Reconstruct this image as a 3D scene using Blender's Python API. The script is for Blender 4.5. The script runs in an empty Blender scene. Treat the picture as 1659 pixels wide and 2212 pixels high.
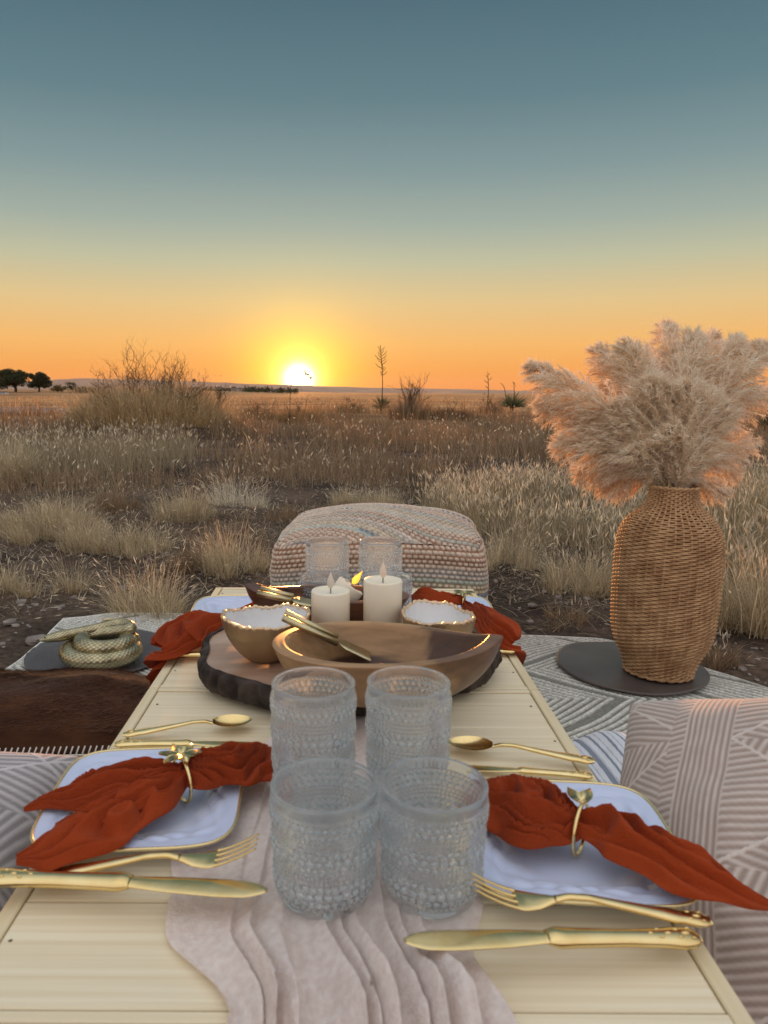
import bpy, math, random
import numpy as np
from math import radians as RAD, pi as PI
rng = np.random.default_rng(7); random.seed(7)
S = bpy.context.scene; COL = S.collection

# ------------------------------------------------------------------ camera
PITCH, YAW, CAMZ, FPX, PX0, ROLL = RAD(9.18), 0., .69, 1597.0, 745., RAD(.3)
_R = np.array([math.cos(YAW), -math.sin(YAW), 0]); _H = np.array([math.sin(YAW), math.cos(YAW), 0]); _Z = np.array([0, 0, 1.])
_F = _H*math.cos(PITCH)-_Z*math.sin(PITCH); _U = _H*math.sin(PITCH)+_Z*math.cos(PITCH); _C = np.array([0, 0, CAMZ])
def ray(x, y):
    u = (x-PX0)/FPX; v = (1106-y)/FPX; return _F+_R*(u-v*math.sin(ROLL))+_U*(v+u*math.sin(ROLL))
def at(x, y, z=0.):
    d = ray(x, y); return _C+d*(z-CAMZ)/d[2]
def atd(x, y, D): return _C+ray(x, y)*D
cam = bpy.data.cameras.new('camera'); co = bpy.data.objects.new('camera', cam); COL.objects.link(co); S.camera = co
import mathutils
co.matrix_world = mathutils.Matrix.Translation(_C) @ mathutils.Matrix.Rotation(PI/2-PITCH, 4, 'X') @ mathutils.Matrix.Rotation(ROLL, 4, 'Z'); cam.shift_x = (829.5-PX0)/2212
cam.sensor_fit = 'VERTICAL'; cam.sensor_height = 36; cam.lens = FPX/2212*36; cam.clip_start = .02; cam.clip_end = 30000
cam.dof.use_dof = True; cam.dof.focus_distance = 1.9; cam.dof.aperture_fstop = 11

# ------------------------------------------------------------------ sky
def lin(r, g, b):
    f = lambda c: (c/255)/12.92 if c/255 <= .04045 else ((c/255+.055)/1.055)**2.4
    return (f(r), f(g), f(b), 1)
SUND = ray(646, 820); SUND = SUND/np.linalg.norm(SUND)
W = bpy.data.worlds.new('World'); S.world = W; W.use_nodes = True
N = W.node_tree.nodes; L = W.node_tree.links; N.clear()
def wn(t, **k):
    n = N.new(t)
    for a, b in k.items(): setattr(n, a, b)
    return n
def wmath(op, a, b=None):
    n = wn('ShaderNodeMath', operation=op)
    for i, v in enumerate([a, b]):
        if v is None: continue
        if isinstance(v, (int, float)): n.inputs[i].default_value = v
        else: L.new(v, n.inputs[i])
    return n.outputs[0]
tc = wn('ShaderNodeTexCoord'); sep = wn('ShaderNodeSeparateXYZ'); L.new(tc.outputs['Generated'], sep.inputs[0])
def ramp(stops, fac):
    r = wn('ShaderNodeValToRGB'); L.new(fac, r.inputs[0]); e = r.color_ramp.elements
    while len(e) > 1: e.remove(e[0])
    e[0].position = stops[0][0]; e[0].color = stops[0][1]
    for p, c in stops[1:]:
        x = e.new(p); x.color = c
    return r.outputs[0]
zz = sep.outputs['Z']
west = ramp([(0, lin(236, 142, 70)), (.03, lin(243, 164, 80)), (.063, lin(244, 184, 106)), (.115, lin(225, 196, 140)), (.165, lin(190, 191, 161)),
             (.208, lin(160, 174, 163)), (.268, lin(128, 152, 154)), (.34, lin(98, 129, 138)), (.43, lin(78, 110, 123)), (.52, lin(92, 120, 134)), (.68, lin(182, 192, 205)), (1, lin(254, 253, 254))], zz)  # stops towards the zenith brightened, out of view, to light the foreground
east = ramp([(0, lin(226, 196, 180)), (.12, lin(242, 218, 202)), (.3, lin(236, 228, 226)), (.6, lin(238, 236, 240)), (1, lin(254, 252, 254))], zz)  # unseen sky behind the camera, brightened to add foreground light
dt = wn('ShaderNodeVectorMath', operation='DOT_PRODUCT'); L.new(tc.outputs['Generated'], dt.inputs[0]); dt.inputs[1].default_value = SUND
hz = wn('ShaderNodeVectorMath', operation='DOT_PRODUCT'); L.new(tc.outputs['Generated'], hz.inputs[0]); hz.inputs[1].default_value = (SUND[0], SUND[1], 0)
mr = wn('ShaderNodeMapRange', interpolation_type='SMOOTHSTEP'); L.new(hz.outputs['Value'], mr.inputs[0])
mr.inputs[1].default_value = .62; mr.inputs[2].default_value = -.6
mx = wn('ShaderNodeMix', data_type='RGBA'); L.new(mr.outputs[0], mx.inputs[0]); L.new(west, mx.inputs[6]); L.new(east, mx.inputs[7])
ang = wmath('ARCCOSINE', wmath('MINIMUM', dt.outputs['Value'], .9999999))
def glow(width_deg, amp, color, power=2.):
    g = wmath('EXPONENT', wmath('MULTIPLY', wmath('POWER', wmath('DIVIDE', ang, RAD(width_deg)), power), -1.))
    g = wmath('MULTIPLY', g, amp)
    v = wn('ShaderNodeVectorMath', operation='SCALE'); v.inputs[0].default_value = color; L.new(g, v.inputs['Scale']); return v.outputs[0]
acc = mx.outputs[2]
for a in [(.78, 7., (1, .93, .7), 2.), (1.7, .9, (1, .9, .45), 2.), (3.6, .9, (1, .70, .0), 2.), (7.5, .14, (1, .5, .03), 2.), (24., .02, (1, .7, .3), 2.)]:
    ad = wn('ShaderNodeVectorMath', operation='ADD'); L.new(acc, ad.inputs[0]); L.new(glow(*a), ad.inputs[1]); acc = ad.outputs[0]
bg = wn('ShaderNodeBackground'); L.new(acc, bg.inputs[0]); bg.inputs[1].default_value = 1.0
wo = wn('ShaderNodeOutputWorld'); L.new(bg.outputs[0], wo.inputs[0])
# ------------------------------------------------------------------ sun
sl = bpy.data.lights.new('sun', 'SUN'); sl.energy = 5.0; sl.angle = RAD(.6); sl.color = (1, .36, .09)
so = bpy.data.objects.new('sun', sl); COL.objects.link(so)
import mathutils
so.rotation_euler = mathutils.Vector(SUND).to_track_quat('Z', 'Y').to_euler(); so.location = (0, 0, 5)
S.view_settings.view_transform = 'Standard'; S.view_settings.look = 'None'; S.view_settings.exposure = 0; S.view_settings.gamma = 1
S.view_settings.use_curve_mapping = False

# ------------------------------------------------------------------ helpers
def noise2(x, y, seed=0):
    x = np.asarray(x, float); y = np.asarray(y, float)
    xi = np.floor(x).astype(np.int64); yi = np.floor(y).astype(np.int64); fx = x-xi; fy = y-yi
    fx = fx*fx*(3-2*fx); fy = fy*fy*(3-2*fy)
    def h(a, b):
        n = (a*374761393+b*668265263+seed*1442695041) & 0xffffffff
        n = ((n ^ (n >> 13))*1274126177) & 0xffffffff
        return ((n ^ (n >> 16)) & 0xffff)/65535.
    return (h(xi, yi)*(1-fx)+h(xi+1, yi)*fx)*(1-fy)+(h(xi, yi+1)*(1-fx)+h(xi+1, yi+1)*fx)*fy*1.
def fbm(x, y, o=4, seed=0):
    s = 0; a = .5; t = 0
    for i in range(o):
        s = s+a*noise2(x*2**i+i*17.3, y*2**i-i*9.1, seed+i); t += a; a *= .5
    return s/t
def sstep(a, b, x):
    t = np.clip((x-a)/(b-a), 0, 1); return t*t*(3-2*t)
def make_mesh(V, faces, mat=None, uv=None, col=None, smooth=True, name='m'):
    """faces: list of int arrays (n,3) or (n,4)"""
    me = bpy.data.meshes.new(name); V = np.asarray(V, np.float32).reshape(-1, 3)
    if not isinstance(faces, list): faces = [faces]
    faces = [np.asarray(f, np.int32) for f in faces if len(f)]
    loops = np.concatenate([f.ravel() for f in faces]); st = []; o = 0
    for f in faces:
        k = f.shape[1]; st.append(o+np.arange(len(f))*k); o += len(f)*k
    st = np.concatenate(st).astype(np.int32)
    me.vertices.add(len(V)); me.vertices.foreach_set('co', V.ravel())
    me.loops.add(len(loops)); me.loops.foreach_set('vertex_index', loops)
    me.polygons.add(len(st)); me.polygons.foreach_set('loop_start', st)
    if uv is not None:
        u = me.uv_layers.new(name='UVMap'); u.data.foreach_set('uv', np.asarray(uv, np.float32).reshape(-1, 2)[loops].ravel())
    if col is not None:
        c = np.asarray(col, np.float32).reshape(-1, 3); c4 = np.ones((len(V), 4), np.float32); c4[:, :3] = c
        a = me.color_attributes.new('Col', 'FLOAT_COLOR', 'POINT'); a.data.foreach_set('color', c4.ravel())
    me.update(calc_edges=True); me.validate()
    me.polygons.foreach_set('use_smooth', np.full(len(me.polygons), smooth))
    if mat: me.materials.append(mat)
    return me
def obj(name, me, parent=None, loc=(0, 0, 0), rot=(0, 0, 0), label=None, cat=None, group=None, kind=None):
    o = bpy.data.objects.new(name, me); COL.objects.link(o); o.location = loc; o.rotation_euler = rot
    if parent is not None: o.parent = parent
    if label: o['label'] = label
    if cat: o['category'] = cat
    if group: o['group'] = group
    if kind: o['kind'] = kind
    return o
def copy_tree(o, parent=None):
    c = o.copy(); COL.objects.link(c)
    if parent: c.parent = parent
    for ch in o.children: copy_tree(ch, c)
    return c
def gridf(nu, nv, cu=False, cv=False):
    i = np.arange(nu if cu else nu-1); j = np.arange(nv if cv else nv-1); I, J = np.meshgrid(i, j, indexing='ij')
    I2 = (I+1) % nu; J2 = (J+1) % nv
    return np.stack([I*nv+J, I2*nv+J, I2*nv+J2, I*nv+J2], -1).reshape(-1, 4)
def box(x0, x1, y0, y1, z0, z1, bev=.0):
    b = bev
    if b <= 0:
        V = [(x, y, z) for z in (z0, z1) for y in (y0, y1) for x in (x0, x1)]
        return np.array(V), [np.array([[0, 2, 3, 1], [4, 5, 7, 6], [0, 1, 5, 4], [2, 6, 7, 3], [0, 4, 6, 2], [1, 3, 7, 5]])]
    def ring(x0, x1, y0, y1, z): return [(x0, y0, z), (x1, y0, z), (x1, y1, z), (x0, y1, z)]
    V = ring(x0+b, x1-b, y0+b, y1-b, z0)+ring(x0, x1, y0, y1, z0+b)+ring(x0, x1, y0, y1, z1-b)+ring(x0+b, x1-b, y0+b, y1-b, z1)
    F = [[0, 3, 2, 1], [12, 13, 14, 15]]
    for k in range(3):
        for i in range(4):
            j = (i+1) % 4; F.append([k*4+i, k*4+j, k*4+4+j, k*4+4+i])
    return np.array(V), [np.array(F)]
def join(parts):
    Vs = []; Fs = []; Cs = []; o = 0
    for p in parts:
        V, F = p[0], p[1]; Vs.append(V)
        if len(p) > 2: Cs.append(p[2])
        for f in (F if isinstance(F, list) else [F]): Fs.append(np.asarray(f)+o)
        o += len(V)
    q = {}
    for f in Fs: q.setdefault(f.shape[1], []).append(f)
    return np.concatenate(Vs), [np.concatenate(v) for v in q.values()], (np.concatenate(Cs) if Cs else None)
def lathe(prof, n=48, closed_ends=True):
    prof = np.array(prof, float); a = np.arange(n)/n*2*PI
    V = np.stack([prof[:, None, 0]*np.cos(a), prof[:, None, 0]*np.sin(a), np.repeat(prof[:, 1:2], n, 1)], -1)
    return V.reshape(-1, 3), [gridf(len(prof), n, False, True)[:, ::-1]]
def interp(pts, n):
    """Catmull-Rom through pts -> n samples"""
    P = np.asarray(pts, float); m = len(P)
    if m == 2:
        t = np.linspace(0, 1, n)[:, None]; return P[0]*(1-t)+P[1]*t
    E = np.vstack([2*P[0]-P[1], P, 2*P[-1]-P[-2]]); t = np.linspace(0, m-1-1e-9, n); i = t.astype(int); f = (t-i)[:, None]
    a, b, c, d = E[i], E[i+1], E[i+2], E[i+3]
    return .5*(2*b+(c-a)*f+(2*a-5*b+4*c-d)*f*f+(3*b-a-3*c+d)*f**3)
def tube(path, rad, k=8, caps=True, flat=1., up=(0, 0, 1)):
    P = np.asarray(path, float); n = len(P); rad = np.broadcast_to(np.asarray(rad, float), (n,))
    T = np.gradient(P, axis=0); T /= np.linalg.norm(T, axis=1)[:, None]+1e-12
    up = np.asarray(up, float); A = np.cross(T, up); bad = np.linalg.norm(A, axis=1) < .1
    if bad.any(): A[bad] = np.cross(T[bad], [0.3, 1, 0])
    A /= np.linalg.norm(A, axis=1)[:, None]; B = np.cross(A, T)
    for i in range(1, n):
        if A[i]@A[i-1] < 0: A[i] *= -1; B[i] *= -1
    a = np.arange(k)/k*2*PI
    V = P[:, None]+rad[:, None, None]*(np.cos(a)[None, :, None]*A[:, None]+flat*np.sin(a)[None, :, None]*B[:, None])
    V = V.reshape(-1, 3); F = [gridf(n, k, False, True)]
    if caps:
        V = np.vstack([V, P[0], P[-1]]); i = np.arange(k); j = (i+1) % k
        F.append(np.concatenate([np.stack([i, j, np.full(k, n*k)], -1), np.stack([(n-1)*k+j, (n-1)*k+i, np.full(k, n*k+1)], -1)]))
    return V, F
# ---- materials
def mat(name, c1, c2=None, rough=.6, metal=0., nscale=8., bump=0., bscale=60., stretch=(1, 1, 1), attr=False, transl=0., sheen=0.,
        trans=0., spec=.5, ior=1.45, wave=None, emit=None, estr=0., detail=5., sss=0., rand=0., bdist=.004, coord='Object', contrast=(.35, .65)):
    m = bpy.data.materials.new(name); m.use_nodes = True; nt = m.node_tree; n = nt.nodes; l = nt.links
    b = n['Principled BSDF']; b.inputs['Roughness'].default_value = rough; b.inputs['Metallic'].default_value = metal
    b.inputs['Specular IOR Level'].default_value = spec; b.inputs['IOR'].default_value = ior
    if trans: b.inputs['Transmission Weight'].default_value = trans
    if sheen: b.inputs['Sheen Weight'].default_value = sheen
    if sss: b.inputs['Subsurface Weight'].default_value = sss; b.inputs['Subsurface Radius'].default_value = (.02, .012, .006)
    tcn = n.new('ShaderNodeTexCoord'); mp = n.new('ShaderNodeMapping'); mp.inputs['Scale'].default_value = stretch
    src = tcn.outputs[coord]
    if rand:
        oi = n.new('ShaderNodeObjectInfo'); vm = n.new('ShaderNodeVectorMath'); vm.operation = 'SCALE'; cb = n.new('ShaderNodeCombineXYZ')
        for i in range(3): l.new(oi.outputs['Random'], cb.inputs[i])
        l.new(cb.outputs[0], vm.inputs[0]); vm.inputs['Scale'].default_value = rand
        va = n.new('ShaderNodeVectorMath'); l.new(src, va.inputs[0]); l.new(vm.outputs[0], va.inputs[1]); src = va.outputs[0]
    l.new(src, mp.inputs[0])
    nz = n.new('ShaderNodeTexNoise'); nz.inputs['Scale'].default_value = nscale; nz.inputs['Detail'].default_value = detail; l.new(mp.outputs[0], nz.inputs[0])
    fac = nz.outputs[0]
    if wave:
        wv = n.new('ShaderNodeTexWave'); wv.bands_direction = wave[0]; wv.inputs['Scale'].default_value = wave[1]; wv.inputs['Distortion'].default_value = wave[2]
        wv.inputs['Detail'].default_value = 3; wv.inputs['Detail Scale'].default_value = wave[3]; l.new(mp.outputs[0], wv.inputs[0])
        mm = n.new('ShaderNodeMath'); mm.operation = 'MULTIPLY_ADD'; l.new(wv.outputs['Fac'], mm.inputs[0]); mm.inputs[1].default_value = .6
        m2 = n.new('ShaderNodeMath'); m2.operation = 'MULTIPLY'; l.new(fac, m2.inputs[0]); m2.inputs[1].default_value = .4; l.new(m2.outputs[0], mm.inputs[2]); fac = mm.outputs[0]
    if attr:
        at_ = n.new('ShaderNodeAttribute'); at_.attribute_name = 'Col'; colo = at_.outputs['Color']
        if c2 is not None:
            mrn = n.new('ShaderNodeMapRange'); l.new(fac, mrn.inputs[0]); mrn.inputs[1].default_value = contrast[0]; mrn.inputs[2].default_value = contrast[1]
            mrn.inputs[3].default_value = c2[0]; mrn.inputs[4].default_value = c2[1]
            sc = n.new('ShaderNodeVectorMath'); sc.operation = 'SCALE'; l.new(colo, sc.inputs[0]); l.new(mrn.outputs[0], sc.inputs['Scale']); colo = sc.outputs[0]
    elif c2 is not None:
        r = n.new('ShaderNodeValToRGB'); r.color_ramp.elements[0].position = contrast[0]; r.color_ramp.elements[1].position = contrast[1]
        r.color_ramp.elements[0].color = (*c1, 1); r.color_ramp.elements[1].color = (*c2, 1); l.new(fac, r.inputs[0]); colo = r.outputs[0]
    else:
        rg = n.new('ShaderNodeRGB'); rg.outputs[0].default_value = (*c1, 1); colo = rg.outputs[0]
    l.new(colo, b.inputs['Base Color'])
    if bump:
        nb = n.new('ShaderNodeTexNoise'); nb.inputs['Scale'].default_value = bscale; nb.inputs['Detail'].default_value = 6; l.new(mp.outputs[0], nb.inputs[0])
        bp = n.new('ShaderNodeBump'); bp.inputs['Strength'].default_value = bump; bp.inputs['Distance'].default_value = bdist
        l.new(nb.outputs[0], bp.inputs['Height']); l.new(bp.outputs[0], b.inputs['Normal'])
    if emit: b.inputs['Emission Color'].default_value = (*emit, 1); b.inputs['Emission Strength'].default_value = estr
    if transl:
        tl = n.new('ShaderNodeBsdfTranslucent'); l.new(colo, tl.inputs[0]); ms = n.new('ShaderNodeMixShader'); ms.inputs[0].default_value = transl
        l.new(b.outputs[0], ms.inputs[1]); l.new(tl.outputs[0], ms.inputs[2]); l.new(ms.outputs[0], n['Material Output'].inputs[0])
    return m

# ------------------------------------------------------------------ ground
TZ = .28          # table top height
def gh(x, y):
    r = np.hypot(x, y-1)
    k = sstep(1.5, 4, r)
    h = (fbm(x*.5, y*.5, 3, 3)-.5)*.16*k*(1-.6*sstep(25, 60, r)) + (fbm(x*3, y*3, 3, 9)-.5)*.03*sstep(1.2, 2.2, r)*(1-sstep(30, 60, r))
    h = h+.38*np.exp(-(((x+2.95)/1.5)**2+((y-11.4)/1.1)**2))          # sandy hummock under the big bush
    h = h+sstep(60, 260, y)*sstep(0, -60, x+20)*1.2
    return h-.02
def build_ground():
    nr, = (380,); r = np.concatenate([np.geomspace(.35, 14, 300), np.geomspace(14.5, 9800, 120)])
    a = np.concatenate([np.linspace(-180, -46, 50, endpoint=False), np.linspace(-46, 46, 360), np.linspace(46, 180, 50, endpoint=False)[1:]])
    a = np.radians(a)[::-1]; n = len(r); m = len(a)
    X = r[:, None]*np.sin(a)[None]; Y = r[:, None]*np.cos(a)[None]; Z = gh(X, Y)
    rr = np.hypot(X, Y)
    Z = Z+(fbm(X*22, Y*22, 3, 4)-.5)*.022*sstep(1.4, 2.2, rr)*(1-sstep(8, 14, rr))
    Z = np.where(rr > 300, Z-(rr-300)*.0002, Z)
    V = np.stack([X, Y, Z], -1).reshape(-1, 3)
    V = np.vstack([V, [0, 0, -.02]]); F = [gridf(n, m, False, True)]
    j = np.arange(m); F.append(np.stack([(j+1) % m, j, np.full(m, n*m)], -1))
    return V, F
def ground_material():
    m = bpy.data.materials.new('dry_soil'); m.use_nodes = True; n = m.node_tree.nodes; l = m.node_tree.links; b = n['Principled BSDF']
    b.inputs['Roughness'].default_value = .95; b.inputs['Specular IOR Level'].default_value = .15
    g = n.new('ShaderNodeNewGeometry')
    def nz(s, d=6):
        k = n.new('ShaderNodeTexNoise'); k.inputs['Scale'].default_value = s; k.inputs['Detail'].default_value = d; l.new(g.outputs['Position'], k.inputs[0]); return k.outputs[0]
    def rmp(f, a, b_, pa, pb):
        r = n.new('ShaderNodeValToRGB'); r.color_ramp.elements[0].position = pa; r.color_ramp.elements[1].position = pb
        r.color_ramp.elements[0].color = (*a, 1); r.color_ramp.elements[1].color = (*b_, 1); l.new(f, r.inputs[0]); return r.outputs[0]
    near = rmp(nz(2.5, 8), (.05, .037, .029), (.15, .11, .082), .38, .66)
    fine = rmp(nz(45, 5), (.55, .55, .55), (1.25, 1.2, 1.15), .35, .68)
    mu = n.new('ShaderNodeMix'); mu.data_type = 'RGBA'; mu.blend_type = 'MULTIPLY'; mu.inputs[0].default_value = 1; l.new(near, mu.inputs[6]); l.new(fine, mu.inputs[7])
    st = n.new('ShaderNodeMapping'); l.new(g.outputs['Position'], st.inputs[0]); st.inputs['Scale'].default_value = (.05, .16, 1)
    k2 = n.new('ShaderNodeTexNoise'); k2.inputs['Scale'].default_value = 1.2; k2.inputs['Detail'].default_value = 8; l.new(st.outputs[0], k2.inputs[0])
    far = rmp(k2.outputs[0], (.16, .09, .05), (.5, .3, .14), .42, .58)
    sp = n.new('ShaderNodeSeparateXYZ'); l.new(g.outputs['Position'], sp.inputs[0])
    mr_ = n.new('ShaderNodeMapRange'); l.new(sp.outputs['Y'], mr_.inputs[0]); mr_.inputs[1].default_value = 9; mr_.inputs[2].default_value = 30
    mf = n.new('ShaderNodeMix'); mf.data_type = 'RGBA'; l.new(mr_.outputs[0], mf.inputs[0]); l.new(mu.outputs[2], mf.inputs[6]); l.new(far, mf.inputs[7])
    l.new(mf.outputs[2], b.inputs['Base Color'])
    bp = n.new('ShaderNodeBump'); bp.inputs['Strength'].default_value = .9; bp.inputs['Distance'].default_value = .012; l.new(nz(70, 8), bp.inputs['Height']); l.new(bp.outputs[0], b.inputs['Normal'])
    return m
M = {}
M['soil'] = ground_material()
V, F = build_ground(); obj('ground', make_mesh(V, F, M['soil']), kind='structure')
# dirt track crossing the field at left
M['track'] = mat('packed_dirt', (.17, .14, .13), (.27, .22, .2), rough=.95, nscale=1.5, bump=.5, bscale=20)
t = np.linspace(0, 1, 60)[:, None]; w = np.linspace(-1, 1, 14)[None]
X = -22+t*15.5+0*w; Y = 29.5-2.5*t+np.sin(t*5)*.7+w*(4.2-2.6*t**2); Z = gh(X, Y)+.03-.02*np.abs(w)**3
obj('path', make_mesh(np.stack([X, Y, Z], -1), gridf(60, 14)[:, ::-1], M['track']), kind='structure')
# distant hills, a low solid ridge each
M['hill'] = mat('far_hill_scrub', (.3, .2, .15), (.42, .29, .2), rough=1, nscale=.004, detail=8)
def hill(D, prof, depth, seed):
    xs = np.linspace(prof[0][0], prof[-1][0], 160); ys = np.interp(xs, [p[0] for p in prof], [p[1] for p in prof])
    cr = np.array([atd(x, y, D) for x, y in zip(xs, ys)]); h = np.maximum(cr[:, 2]+fbm(xs/22, xs*0, 4, seed)*D*.0016-D*.0008, -2)
    rows = []
    for f, k in [(-.5, 0), (-.3, .35), (-.15, .7), (0, 1), (.2, .8), (.5, .3), (.8, 0)]:
        dd = np.array([ray(x, 848) for x in xs]); dd[:, 2] = 0; dd /= np.linalg.norm(dd, axis=1)[:, None]
        P = cr+dd*depth*f*(1+.25*(noise2(xs/30, xs*0+f*9, seed)[:, None]-.5)); P[:, 2] = -5+(h+5)*(k*(1+.1*(noise2(xs/12, xs*0+f*5, seed+2)-.5) if k < 1 else 1)); rows.append(P)
    return make_mesh(np.array(rows), gridf(7, 160)[:, ::-1], M['hill'])
obj('hills', hill(7000, [(-700, 838), (-300, 828), (60, 824), (180, 817), (300, 820), (470, 826), (640, 832), (820, 838), (1100, 843), (1250, 847), (1350, 852)], 2500, 5), kind='structure')
obj('hills', hill(3200, [(850, 853), (960, 848), (1010, 845), (1100, 847.5), (1130, 843), (1165, 844), (1250, 847), (1400, 844), (1700, 847), (2100, 843), (2300, 852)], 900, 8), kind='structure')

# thin evening haze over the whole plain
V, F = box(-10200, 10200, -10200, 10200, -9, 165); hzb = make_mesh(V, F, None, smooth=False); hm = bpy.data.materials.new('evening_haze'); hm.use_nodes = True; hn = hm.node_tree.nodes; hn.clear()
ho = hn.new('ShaderNodeOutputMaterial'); hv = hn.new('ShaderNodeVolumePrincipled'); hv.inputs['Color'].default_value = (.92, .86, .84, 1); hv.inputs['Density'].default_value = .00002; hv.inputs['Anisotropy'].default_value = .35
hm.node_tree.links.new(hv.outputs[0], ho.inputs['Volume']); hzb.materials.append(hm); obj('haze', hzb, kind='stuff')
# ------------------------------------------------------------------ grass machinery
def blades(base, ht, az, lean, width, cols, segs=3, droop=.25):
    n = len(base); base = np.asarray(base, float)
    d = np.stack([np.cos(az), np.sin(az), 0*az], -1); fa = az+PI/2+rng.normal(0, .8, n)
    sd = np.stack([np.cos(fa), np.sin(fa), 0*az], -1); Vs = []
    for k in range(segs+1):
        t = k/segs; c = base+d*(lean*ht*t**1.7)[:, None]; c[:, 2] += ht*(t-droop*lean*t**2.5)
        wv = width*(1-.75*t)
        if k < segs: Vs += [c-sd*wv[:, None]/2, c+sd*wv[:, None]/2]
        else: Vs += [c]
    nv = 2*segs+1; V = np.stack(Vs, 1).reshape(-1, 3); o = (np.arange(n)*nv)[:, None]; F = []
    for k in range(segs-1):
        F.append(np.concatenate([o+2*k, o+2*k+1, o+2*k+3], 1)); F.append(np.concatenate([o+2*k, o+2*k+3, o+2*k+2], 1))
    k = segs-1; F.append(np.concatenate([o+2*k, o+2*k+1, o+2*k+2], 1))
    C = np.repeat(cols, nv, 0); tips = V.reshape(n, nv, 3)[:, -1]; pre = V.reshape(n, nv, 3)[:, -3:-1].mean(1)
    return V, np.concatenate(F), C, tips, tips-pre
def heads(tips, dirs, ln, wd, cols):
    """seed heads: slim spindles on the blade tips"""
    n = len(tips); D = dirs/(np.linalg.norm(dirs, axis=1)[:, None]+1e-9); A = np.cross(D, rng.normal(0, 1, (n, 3))); A /= np.linalg.norm(A, axis=1)[:, None]; B = np.cross(D, A)
    ln = ln[:, None]; wd = wd[:, None]; mid = tips+D*ln*.35
    a = 2*PI/3; P = [tips-D*ln*.1, mid+A*wd, mid+(A*math.cos(a)+B*math.sin(a))*wd, mid+(A*math.cos(2*a)+B*math.sin(2*a))*wd, tips+D*ln]
    V = np.stack(P, 1).reshape(-1, 3); o = (np.arange(n)*5)[:, None]
    F = np.concatenate([o+np.array([q]) for q in [(0, 1, 2), (0, 2, 3), (0, 3, 1), (4, 2, 1), (4, 3, 2), (4, 1, 3)]]); return V, F, np.repeat(cols, 5, 0)
def shades(n, a, b, var=.18):
    t = rng.random(n)[:, None]; c = np.array(a)*(1-t)+np.array(b)*t; return c*(1+rng.normal(0, var, (n, 1))).clip(.4, 1.7)
STRAW = ((.46, .37, .23), (.78, .66, .46)); BROWN = ((.24, .165, .10), (.48, .34, .21)); PALE = ((.66, .58, .44), (.9, .82, .66)); GREEN = ((.11, .13, .05), (.2, .2, .09))
M['grass'] = mat('dry_grass', (1, 1, 1), attr=True, rough=.75, transl=.45, spec=.2)
def tuft_mesh(n, R, H, pal=STRAW, spread=.9, hd=.25, wd=.0028, spiky=False):
    n = int(n*1.7); nc = 9; ca = rng.random(nc)*2*PI; cr = R*.85*np.sqrt(rng.random(nc)); cc = np.stack([cr*np.cos(ca), cr*np.sin(ca)*.9], -1); cs = rng.uniform(.45, 1.15, nc)
    k = rng.integers(0, nc, n); off = rng.normal(0, 1, (n, 2))*R*.17*cs[k][:, None]; bxy = cc[k]+off; base = np.column_stack([bxy, np.full(n, -.02)])
    rr = np.hypot(*bxy.T)/R; out = np.arctan2(off[:, 1]+bxy[:, 1]*.4, off[:, 0]+bxy[:, 0]*.4)
    ht = H*cs[k]*(.2+.9*rng.random(n)**1.3)*(1-.25*np.clip(rr, 0, 1.4)); az = out+rng.normal(0, .9, n); ln = np.abs(rng.normal(.3, .45, n))*spread+.1
    V, F, C, tp, dr = blades(base, ht, az, ln, np.full(n, wd*.8)*rng.uniform(.5, 1.3, n), shades(n, *pal, .25), 3, .45)
    k2 = (rng.random(n) < hd*.6) & (ht > H*.45)
    parts = [(V, F, C)]
    if k2.any(): parts.append(heads(tp[k2], dr[k2], rng.uniform(.02, .045, k2.sum())*(1.3 if spiky else .8), rng.uniform(.0012, .0025, k2.sum())*(1.3 if spiky else .9), shades(k2.sum(), *PALE)))
    V, F, C = join(parts); return make_mesh(V, F, M['grass'], col=C, smooth=False)
def px_r(px, D): return px*D/FPX
def field(poly_fn, n, H, pal, lean=.35, wd=.003, hd=.0, segs=3, clump=0., name='dry_grass', region=None, vary=.5):
    pts = poly_fn(n)
    if clump:
        f = fbm(pts[:, 0]*1.3, pts[:, 1]*1.3, 3, 21); f2 = noise2(pts[:, 0]*5, pts[:, 1]*5, 31)
        keep = rng.random(len(pts)) < np.clip((f-.5+clump)*3.2, .02, 1)*np.clip(f2*1.6, .15, 1); pts = pts[keep]
    n = len(pts); z = gh(pts[:, 0], pts[:, 1])-.01; base = np.column_stack([pts, z])
    hv = H(pts) if callable(H) else np.full(n, H)
    ht = hv*rng.uniform(1-vary, 1.1, n)*(.65+.7*fbm(pts[:, 0]*2, pts[:, 1]*2, 2, 41)); az = rng.random(n)*2*PI
    wv = wd(pts) if callable(wd) else np.full(n, wd)
    tint = (.75+.5*fbm(pts[:, 0]*.8, pts[:, 1]*.8, 3, 51))[:, None]
    V, F, C, tp, dr = blades(base, ht, az, np.abs(rng.normal(0, lean, n))+.08, wv*rng.uniform(.6, 1.3, n), shades(n, *pal)*tint, segs)
    parts = [(V, F, C)]
    if hd:
        k = rng.random(n) < hd
        parts.append(heads(tp[k], dr[k], rng.uniform(.03, .06, k.sum()), wv[k]*rng.uniform(.7, 1.1, k.sum()), shades(k.sum(), *PALE)))
    V, F, C = join(parts); obj(name, make_mesh(V, F, M['grass'], col=C, smooth=False), kind='stuff')
def wedge(r0, r1, a0, a1, pw=1.):
    def f(n):
        r = r0+(r1-r0)*rng.random(n)**pw; a = np.radians(rng.uniform(a0, a1, n)); return np.stack([r*np.sin(a), r*np.cos(a)], -1)
    return f
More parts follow.
